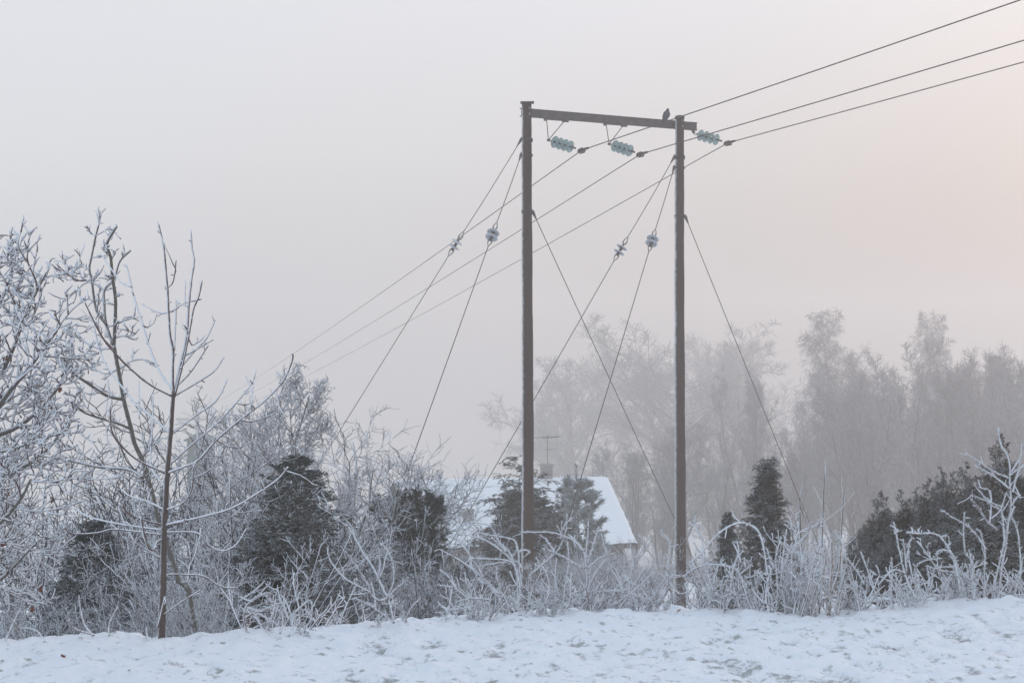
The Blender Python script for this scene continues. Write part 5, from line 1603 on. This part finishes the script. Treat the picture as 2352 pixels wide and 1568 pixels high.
crest_shrub(102, 'frosted_bramble', 'thick frosted bramble with arching stems across the foot of the left pole', 8.35,
            [z5((470, 1210), (350, 1110), (300, 1040), (240, 990), (120, 920), (0, 860)), z5((340, 1130), (260, 1000), (240, 900), (160, 800), (110, 750)), z5((600, 1000), (560, 960), (480, 940), (230, 920)),
             z5((640, 1000), (600, 950), (440, 960), (290, 990)), z5((620, 1050), (560, 940), (480, 860), (330, 770), (150, 730)), z5((640, 1150), (620, 1000), (605, 860), (590, 800), (550, 770), (320, 730)),
             z5((520, 880), (480, 800), (420, 700), (370, 660), (220, 650), (150, 710)), z5((620, 1300), (600, 1050), (540, 880), (430, 780)), z5((620, 870), (690, 860), (715, 880), (690, 900)),
             z5((330, 1180), (335, 1090), (300, 1000)), z5((460, 1200), (380, 1110), (340, 1090)), z5((60, 1400), (0, 1340)), z5((270, 1385), (200, 1240), (120, 1170), (0, 1140)), z5((460, 1110), (440, 990)),
             z5((280, 1300), (100, 1330), (20, 1360)), z5((600, 1000), (630, 1150), (640, 1260)), z5((130, 1160), (60, 1060), (0, 1020)), z5((420, 1250), (250, 1240), (120, 1260))],
            1150, 34, 95, 150, 24)
crest_shrub(103, 'frosted_bramble', 'frosted bramble with one long level stem crossing in front of the left pole', 8.55,
            [z5((700, 1060), (740, 1030), (880, 900), (940, 830), (990, 700), (1000, 570)), z5((1150, 1000), (1120, 870), (1060, 800), (950, 740), (850, 715), (635, 720)), z5((1110, 1000), (1000, 930), (900, 880), (800, 850)),
             z5((1150, 1310), (1150, 1000), (1150, 840), (1170, 640)), z5((1150, 980), (1200, 850), (1245, 680)), z5((1110, 1310), (1200, 1080), (1310, 930), (1290, 830), (1270, 740)), z5((900, 870), (860, 820), (835, 770)),
             z5((905, 1360), (900, 1050), (920, 930)), z5((990, 760), (950, 770), (980, 670), (1040, 610)), z5((700, 1180), (700, 1080), (730, 1030)), z5((1010, 740), (1060, 790), (1110, 850)),
             z5((1160, 1000), (1240, 930), (1320, 900)), z5((960, 1340), (980, 1150), (1010, 950), (1000, 800)), z5((830, 1360), (830, 1200), (800, 1120)), z5((690, 1300), (700, 1200), (720, 1040))],
            1320, 30, 85, 100, 26)
crest_shrub(104, 'frosted_bramble', 'frosted bramble with forked tips left of the foot of the right pole', 8.65,
            [z5((1510, 1310), (1490, 1130), (1520, 950), (1500, 870), (1480, 780)), z5((1515, 960), (1530, 930), (1590, 860), (1600, 800), (1560, 750)), z5((1440, 1200), (1390, 1080), (1340, 1000)),
             z5((1370, 1290), (1500, 1190), (1660, 1050)), z5((1160, 1190), (1300, 1180), (1480, 1170)), z5((1480, 1110), (1430, 1060)), z5((1520, 1200), (1600, 1230), (1650, 1250)), z5((1250, 1310), (1290, 1160))],
            1440, 22, 70, 60, 26)
crest_shrub(105, 'frosted_bramble', 'frosted stems leaning right against the foot of the right pole', 8.68,
            [z5((1620, 1340), (1760, 1090), (1820, 980)), z5((1770, 1090), (1780, 1000), (1800, 850), (1780, 770), (1730, 715)), z5((1640, 1330), (1740, 1150), (1830, 1050)), z5((1650, 1330), (1690, 1200), (1770, 1080)),
             z5((1880, 1210), (1800, 1110), (1770, 1080)), z5((1700, 1320), (1760, 1200), (1790, 1050))], 1508, 12, 55, 26, 26)
crest_shrub(106, 'frosted_bramble', 'frosted bramble with two tall looping arches right of the right pole', 8.62,
            [(3.4, 2.8, z6((850, 1380), (825, 1060), (810, 940), (770, 850), (700, 810), (650, 800), (580, 830), (500, 880), (430, 960), (330, 1060))),
             (3.2, 2.8, z6((760, 1380), (700, 1220), (640, 1120), (560, 1080), (450, 1070), (350, 1100), (280, 1150))), z6((480, 1250), (440, 1130), (410, 930), (370, 830), (360, 760)), z6((660, 1060), (640, 1000), (610, 930)),
             z6((590, 1230), (610, 1090), (650, 1000), (640, 920)), z6((375, 830), (345, 815), (320, 800)), z6((700, 1160), (750, 1140)), z6((660, 1130), (700, 1100), (735, 1070)), z6((690, 1090), (680, 1055), (735, 1060)),
             z6((480, 1200), (500, 1110), (540, 1040)), z6((440, 1130), (400, 1010), (345, 935)), z6((450, 1000), (500, 950)), z6((560, 1380), (600, 1200), (620, 1090)), z6((320, 1260), (290, 1200)), z6((430, 1290), (360, 1200), (330, 1180))],
            1672, 40, 120, 88, 30)
crest_shrub(107, 'frosted_shrub', 'upright frosted shrub with clustered tips below the plain guy wire', 8.58,
            [z6((960, 1390), (930, 1200), (930, 1100), (950, 870)), z6((940, 1130), (1000, 920), (1080, 840), (1160, 820), (1230, 830)), z6((880, 1100), (850, 1040), (830, 960)), z6((1000, 920), (985, 830)),
             z6((1100, 850), (1120, 795)), z6((1160, 825), (1170, 785)), z6((890, 1380), (900, 1200), (890, 1040), (930, 900)), z6((1190, 1150), (1100, 1150), (1060, 1130)), z6((1050, 1380), (1000, 1250), (990, 1000)),
             z6((1150, 1300), (1140, 1080)), z6((930, 1100), (970, 1000), (1080, 880)), z6((1060, 1060), (1080, 960)), z6((1130, 1150), (1200, 1130), (1290, 1120))], 1835, 34, 150, 72, 30)
crest_shrub(108, 'dry_stalks', 'bunch of tan dry stalks with a brown seed head left of the juniper hedge', 8.5,
            [z6((1100, 1395), (1150, 1230), (1180, 1180), (1210, 1050), (1205, 900)), z6((1220, 1405), (1260, 1250), (1300, 1100), (1307, 960)), z6((1270, 1410), (1300, 1250), (1340, 1120)), z6((1240, 1400), (1250, 1100), (1255, 920)),
             z6((1180, 1330), (1190, 1100), (1170, 820)), z6((1110, 1400), (1190, 1150), (1230, 980)), z6((1290, 1405), (1320, 1200), (1310, 1000))], 1905, 10, 70, 50, 14, 'stalk', (2.6, 2.0), 0.8)
crest_shrub(109, 'frosted_shrub', 'slender frosted shoots in front of the left part of the juniper hedge', 8.55,
            [z7((520, 1390), (480, 1230), (440, 1100), (395, 990)), z7((595, 1380), (597, 1200), (600, 1030)), z7((760, 1300), (700, 1170), (650, 990), (625, 870), (610, 800)), z7((700, 1120), (690, 1000), (670, 910)),
             z7((690, 1080), (720, 920)), z7((420, 1200), (380, 1130), (310, 1030)), z7((460, 1110), (500, 1140)), z7((620, 870), (640, 850), (600, 820)), z7((690, 1130), (620, 1110), (560, 1150), (510, 1200)),
             z7((700, 960), (725, 910)), z7((400, 1380), (350, 1200), (320, 1120), (300, 1000))], 2030, 30, 85, 90, 26)
crest_shrub(110, 'frosted_bramble', 'frosted bramble arching left over the snow heaps near the right edge', 8.75,
            [(3.0, 2.7, z7((1070, 1310), (1010, 1080), (970, 970), (920, 890), (850, 865), (780, 870), (700, 860))), z7((760, 1290), (760, 1100), (820, 1050), (920, 1030)), z7((1090, 1310), (1040, 1150), (900, 1110), (830, 1080)),
             z7((960, 960), (985, 930)), z7((735, 865), (730, 835)), z7((775, 870), (770, 840)), z7((930, 890), (955, 885)), z7((850, 1200), (830, 1080)), z7((860, 1050), (840, 1000)), z7((1050, 1150), (1000, 1010), (920, 980), (890, 1000)),
             z7((1130, 1300), (1120, 1100), (1110, 980)), z7((860, 1230), (880, 1100), (1000, 1080))], 2170, 30, 90, 90, 28)
crest_shrub(111, 'frosted_shrub', 'tall frosted shrub with forking white shoots at the right edge', 8.9,
            [(2.8, 2.0, z7((1290, 1310), (1350, 900), (1375, 700), (1370, 500), (1360, 400), (1310, 290), (1293, 180))), z7((1362, 510), (1240, 450), (1090, 345)), z7((1370, 580), (1280, 510), (1150, 430)), z7((1370, 490), (1463, 420), (1520, 380)),
             z7((1380, 470), (1440, 370), (1455, 290)), z7((1330, 700), (1200, 650), (1120, 625)), z7((1290, 850), (1220, 780), (1170, 710), (1115, 650)), z7((1240, 800), (1250, 690), (1240, 590), (1185, 570), (1165, 520)), z7((1340, 960), (1320, 740), (1250, 690), (1170, 600)),
             z7((1375, 700), (1410, 640), (1440, 620)), z7((1390, 600), (1420, 480), (1463, 430)), z7((1250, 770), (1310, 720), (1350, 610)), z7((1400, 1310), (1440, 1100), (1420, 860), (1370, 740)), z7((1440, 640), (1410, 560)), z7((1310, 1330), (1400, 1200), (1480, 1080)),
             z7((1200, 1310), (1210, 1000), (1180, 850)), z7((1250, 1310), (1300, 1060), (1340, 900), (1400, 700)), z7((1080, 1000), (1070, 850), (1070, 735)), z7((1220, 980), (1120, 850), (1030, 780), (930, 720))],
            2300, 46, 125, 110, 24)
crest_shrub(112, 'frosted_shrub', 'low frosted twigs on the snow right of the young tree', 7.75,
            [z4((500, 1150), (560, 1060), (540, 930), (380, 1050)), z4((400, 1180), (420, 1030), (530, 930)), z4((310, 1180), (330, 1090), (320, 1010)), z4((60, 1195), (30, 1050), (60, 960)), z4((60, 1180), (190, 1105)), z4((40, 1060), (110, 1020), (190, 1010)),
             z4((40, 980), (170, 1000), (270, 970)), z4((50, 960), (190, 870), (260, 880)), z4((0, 930), (120, 850), (190, 780)), z4((210, 890), (240, 945), (265, 940)), z4((0, 900), (100, 920), (240, 800))], 640, 14, 50, 110, 20)
crest_shrub(113, 'frosted_shrub', 'low bent frosted twigs at the far left behind the lawn crest', 7.62,
            [[(10, 1478), (25, 1440), (45, 1400)], [(60, 1476), (40, 1440), (10, 1405)], [(105, 1474), (85, 1445), (50, 1440)], [(215, 1460), (195, 1435), (185, 1400), (180, 1370)], [(215, 1458), (190, 1450), (165, 1440), (160, 1425)],
             [(250, 1462), (252, 1430), (270, 1395)], [(340, 1474), (338, 1455), (335, 1440)]], 110, 8, 40, 110, 16)

# ------------------------------------------------------------------ tangle of low frosted weeds behind the crest: nobody could count it


def undergrowth():
    rng = rs(121)
    n = 420
    px = rng.uniform(640, 2900, n); Y = rng.uniform(8.3, 10.6, n)
    x = (px - 1176) / FPX * Y
    yc = np.interp(x, _cX, _cY)
    Y = yc + 0.05 + rng.random_sample(n) ** 1.5 * 1.5
    dens = fbm(x * 1.3, Y * 1.3, 2)
    k = dens > 0.38; pxx = 1176 + x / Y * FPX; k &= (np.abs(pxx - 1562) > 32); x, Y = x[k], Y[k]; n = len(x)
    S = np.stack([x, Y, ground(x, Y) - 0.02], -1)
    d = np.stack([rng.normal(size=n) * 0.45, rng.normal(size=n) * 0.35, np.ones(n)], -1)
    H = rng.uniform(0.10, 0.34, n)
    P, Rr = grow(rng, S, d, H, 0.0056, 7, 0.12, -0.02, 0.7)
    g = Geo().tubes(P, Rr, 4, rng=rng, jit=0.25)
    s, dd, l, r = spawn(rng, P, Rr, 5, 0.25, 1.0, 48, 16, 0.34, 0.4, 0.35, 0.85, 0.0045)
    p2, r2 = grow(rng, s, dd, l, r, 3, 0.2, 0.04, 0.8)
    g.tubes(p2, r2, 3)
    tag(g.build('frosted_undergrowth', M['shrub']), 'tangle of low frosted weeds along the edge of the lawn', 'undergrowth', kind='stuff')


undergrowth()


def lawn_grass():
    rng = rs(131)
    n = 90000
    x = rng.uniform(-3.4, 3.6, n); y = rng.uniform(6.5, 8.9, n)
    d = y - np.interp(x, _cX, _cY)
    b = bare_field(x, y, d)
    k = (rng.random_sample(n) < np.clip(b * 1.2 - 0.5, 0, 0.6)) & (d < -0.03)
    x, y = x[k], y[k]; n = len(x)
    # single blades too, sparsely
    S = np.stack([x, y, ground(x, y) - 0.004], -1)
    az = rng.random_sample(n) * 6.28; le = rng.uniform(0.3, 1.6, n)
    D = norm(np.stack([np.cos(az) * le, np.sin(az) * le, np.ones(n)], -1))
    g = Geo().spikes(S, D, rng.uniform(0.014, 0.04, n), rng.uniform(0.0011, 0.002, n))
    tag(g.build('grass', M['blade']), 'short frosted grass blades poking through the snow', 'grass', kind='stuff')


lawn_grass()


def snow_heap(px, py, Y, wpx, hpx, label, seed):
    rng = rs(seed)
    c = W(px, py, Y); w = wpx / FPX * Y / 2; h = hpx / FPX * Y
    nu, nv = 40, 14
    a = np.arange(nu) / nu * 2 * math.pi; t = np.linspace(0, 1, nv)
    V = []
    for q in t:
        rr = math.cos(q * math.pi / 2) ** 0.8; zz = math.sin(q * math.pi / 2)
        X = np.cos(a) * rr; Yv = np.sin(a) * rr
        nz = fbm(X * 1.6 + seed, Yv * 1.6 + q * 2, 3) - 0.5
        V.append(np.stack([X * w * (1 + 0.7 * nz), Yv * w * 0.8 * (1 + 0.7 * nz), (zz * (1 + 0.8 * nz) - 0.35) * h], -1))
    k = np.arange(nu)
    Q = np.concatenate([np.stack([i * nu + k, i * nu + (k + 1) % nu, (i + 1) * nu + (k + 1) % nu, (i + 1) * nu + k], -1) for i in range(nv - 1)])
    o = tag(Geo().add(np.concatenate(V), Q).build('snow_heap', M['roof_snow']), label, 'snow heap', 'snow heaps behind the lawn crest')
    o.location = tuple(c)


snow_heap(2172, 1385, 9.3, 100, 38, 'largest rounded snow heap under the bramble near the right edge', 1)
snow_heap(2085, 1395, 9.2, 90, 24, 'flat snow heap left of the largest one', 2)
snow_heap(1985, 1398, 9.1, 70, 22, 'snow heap beside the dry stalks', 3)
snow_heap(1870, 1402, 9.0, 60, 20, 'small snow heap under the upright frosted shrub', 4)


def branch_pile():
    rng = rs(141); Y = 9.15
    for k, (a, b) in enumerate([((1870, 1382), (1925, 1368)), ((1880, 1374), (1945, 1386)), ((1950, 1390), (2040, 1376)), ((2000, 1372), (2075, 1384)), ((2060, 1385), (2165, 1370))]):
        st = traced(rng, [(4.5, 3.5, [a, ((a[0] + b[0]) / 2, (a[1] + b[1]) / 2 - 3), b])], Y + 0.05 * k, 0.1)
        lab = ['fallen snowy branch lowest beside the dry stalks', 'fallen snowy branch crossing behind the dry stalks', 'fallen snowy branch between the dry stalks and the slender shoots', 'fallen snowy branch behind the slender shoots',
               'fallen snowy branch left of the largest snow heap'][k]
        g = Geo()
        for ln, rad in st: g.tubes(ln, rad, 8, cap=True, rng=rng, jit=0.12)
        tag(g.build('fallen_branch', M['shrub']), lab, 'branch', 'fallen branches behind the crest')


branch_pile()


def leaf_on_ground(px, py, label, seed, l=0.035, mat='dead_leaf'):
    rng = rs(seed)
    Y = EYE * FPX / (py - 784); x = (px - 1176) / FPX * Y
    c = np.array([x, Y, float(ground(x, Y)) + 0.004])
    n = 7; t = np.linspace(0, 1, n); wd = l * 0.35 * np.sin(math.pi * np.clip(t * .94 + .03, 0, 1)) * (1 + .3 * np.sin(t * 15))
    d = norm(np.array([rng.uniform(-1, 1), rng.uniform(-.6, .6), 0.25])); s = norm(np.cross(d, UP)); nn = np.cross(s, d)
    V = np.concatenate([[d * l * a + s * b * q + nn * ((a - .5) ** 2 * l + abs(q) * b * 0.6) for a, b in zip(t, wd)] for q in (-1, 0, 1)])
    i = np.arange(n - 1); Q = np.concatenate([np.stack([i + j * n, i + 1 + j * n, i + 1 + (j + 1) * n, i + (j + 1) * n], -1) for j in (0, 1)])
    o = tag(Geo().add(V, Q).build('fallen_leaf', M[mat]), label, 'leaf'); o.location = tuple(c)


leaf_on_ground(149, 1522, 'rust brown leaf lying on the snow below the left thicket', 5)
leaf_on_ground(293, 1549, 'small dark leaf on the snow below the young tree', 6, 0.02)
leaf_on_ground(1555, 1394, 'tan leaf on the snow at the foot of the right pole', 8, 0.035, 'tan_leaf')
leaf_on_ground(2058, 1497, 'tiny brown leaf on the snow at lower right', 9, 0.02)

# ------------------------------------------------------------------ haze
tH = NT('fog'); tH.t.nodes.remove(tH.b)
pv = tH.n('ShaderNodeVolumePrincipled')
pv.inputs['Color'].default_value = (0.940, 0.912, 0.870, 1); pv.inputs['Density'].default_value = HAZE_DENSITY; pv.inputs['Anisotropy'].default_value = 0.5
tH.l(pv.outputs[0], tH.out.inputs['Volume'])
hz = tag(Geo().box((0, 180, -18.0), (520, 480, 64)).build('haze', tH.m, None, False), 'pale freezing fog that fills the valley', 'fog', kind='stuff')
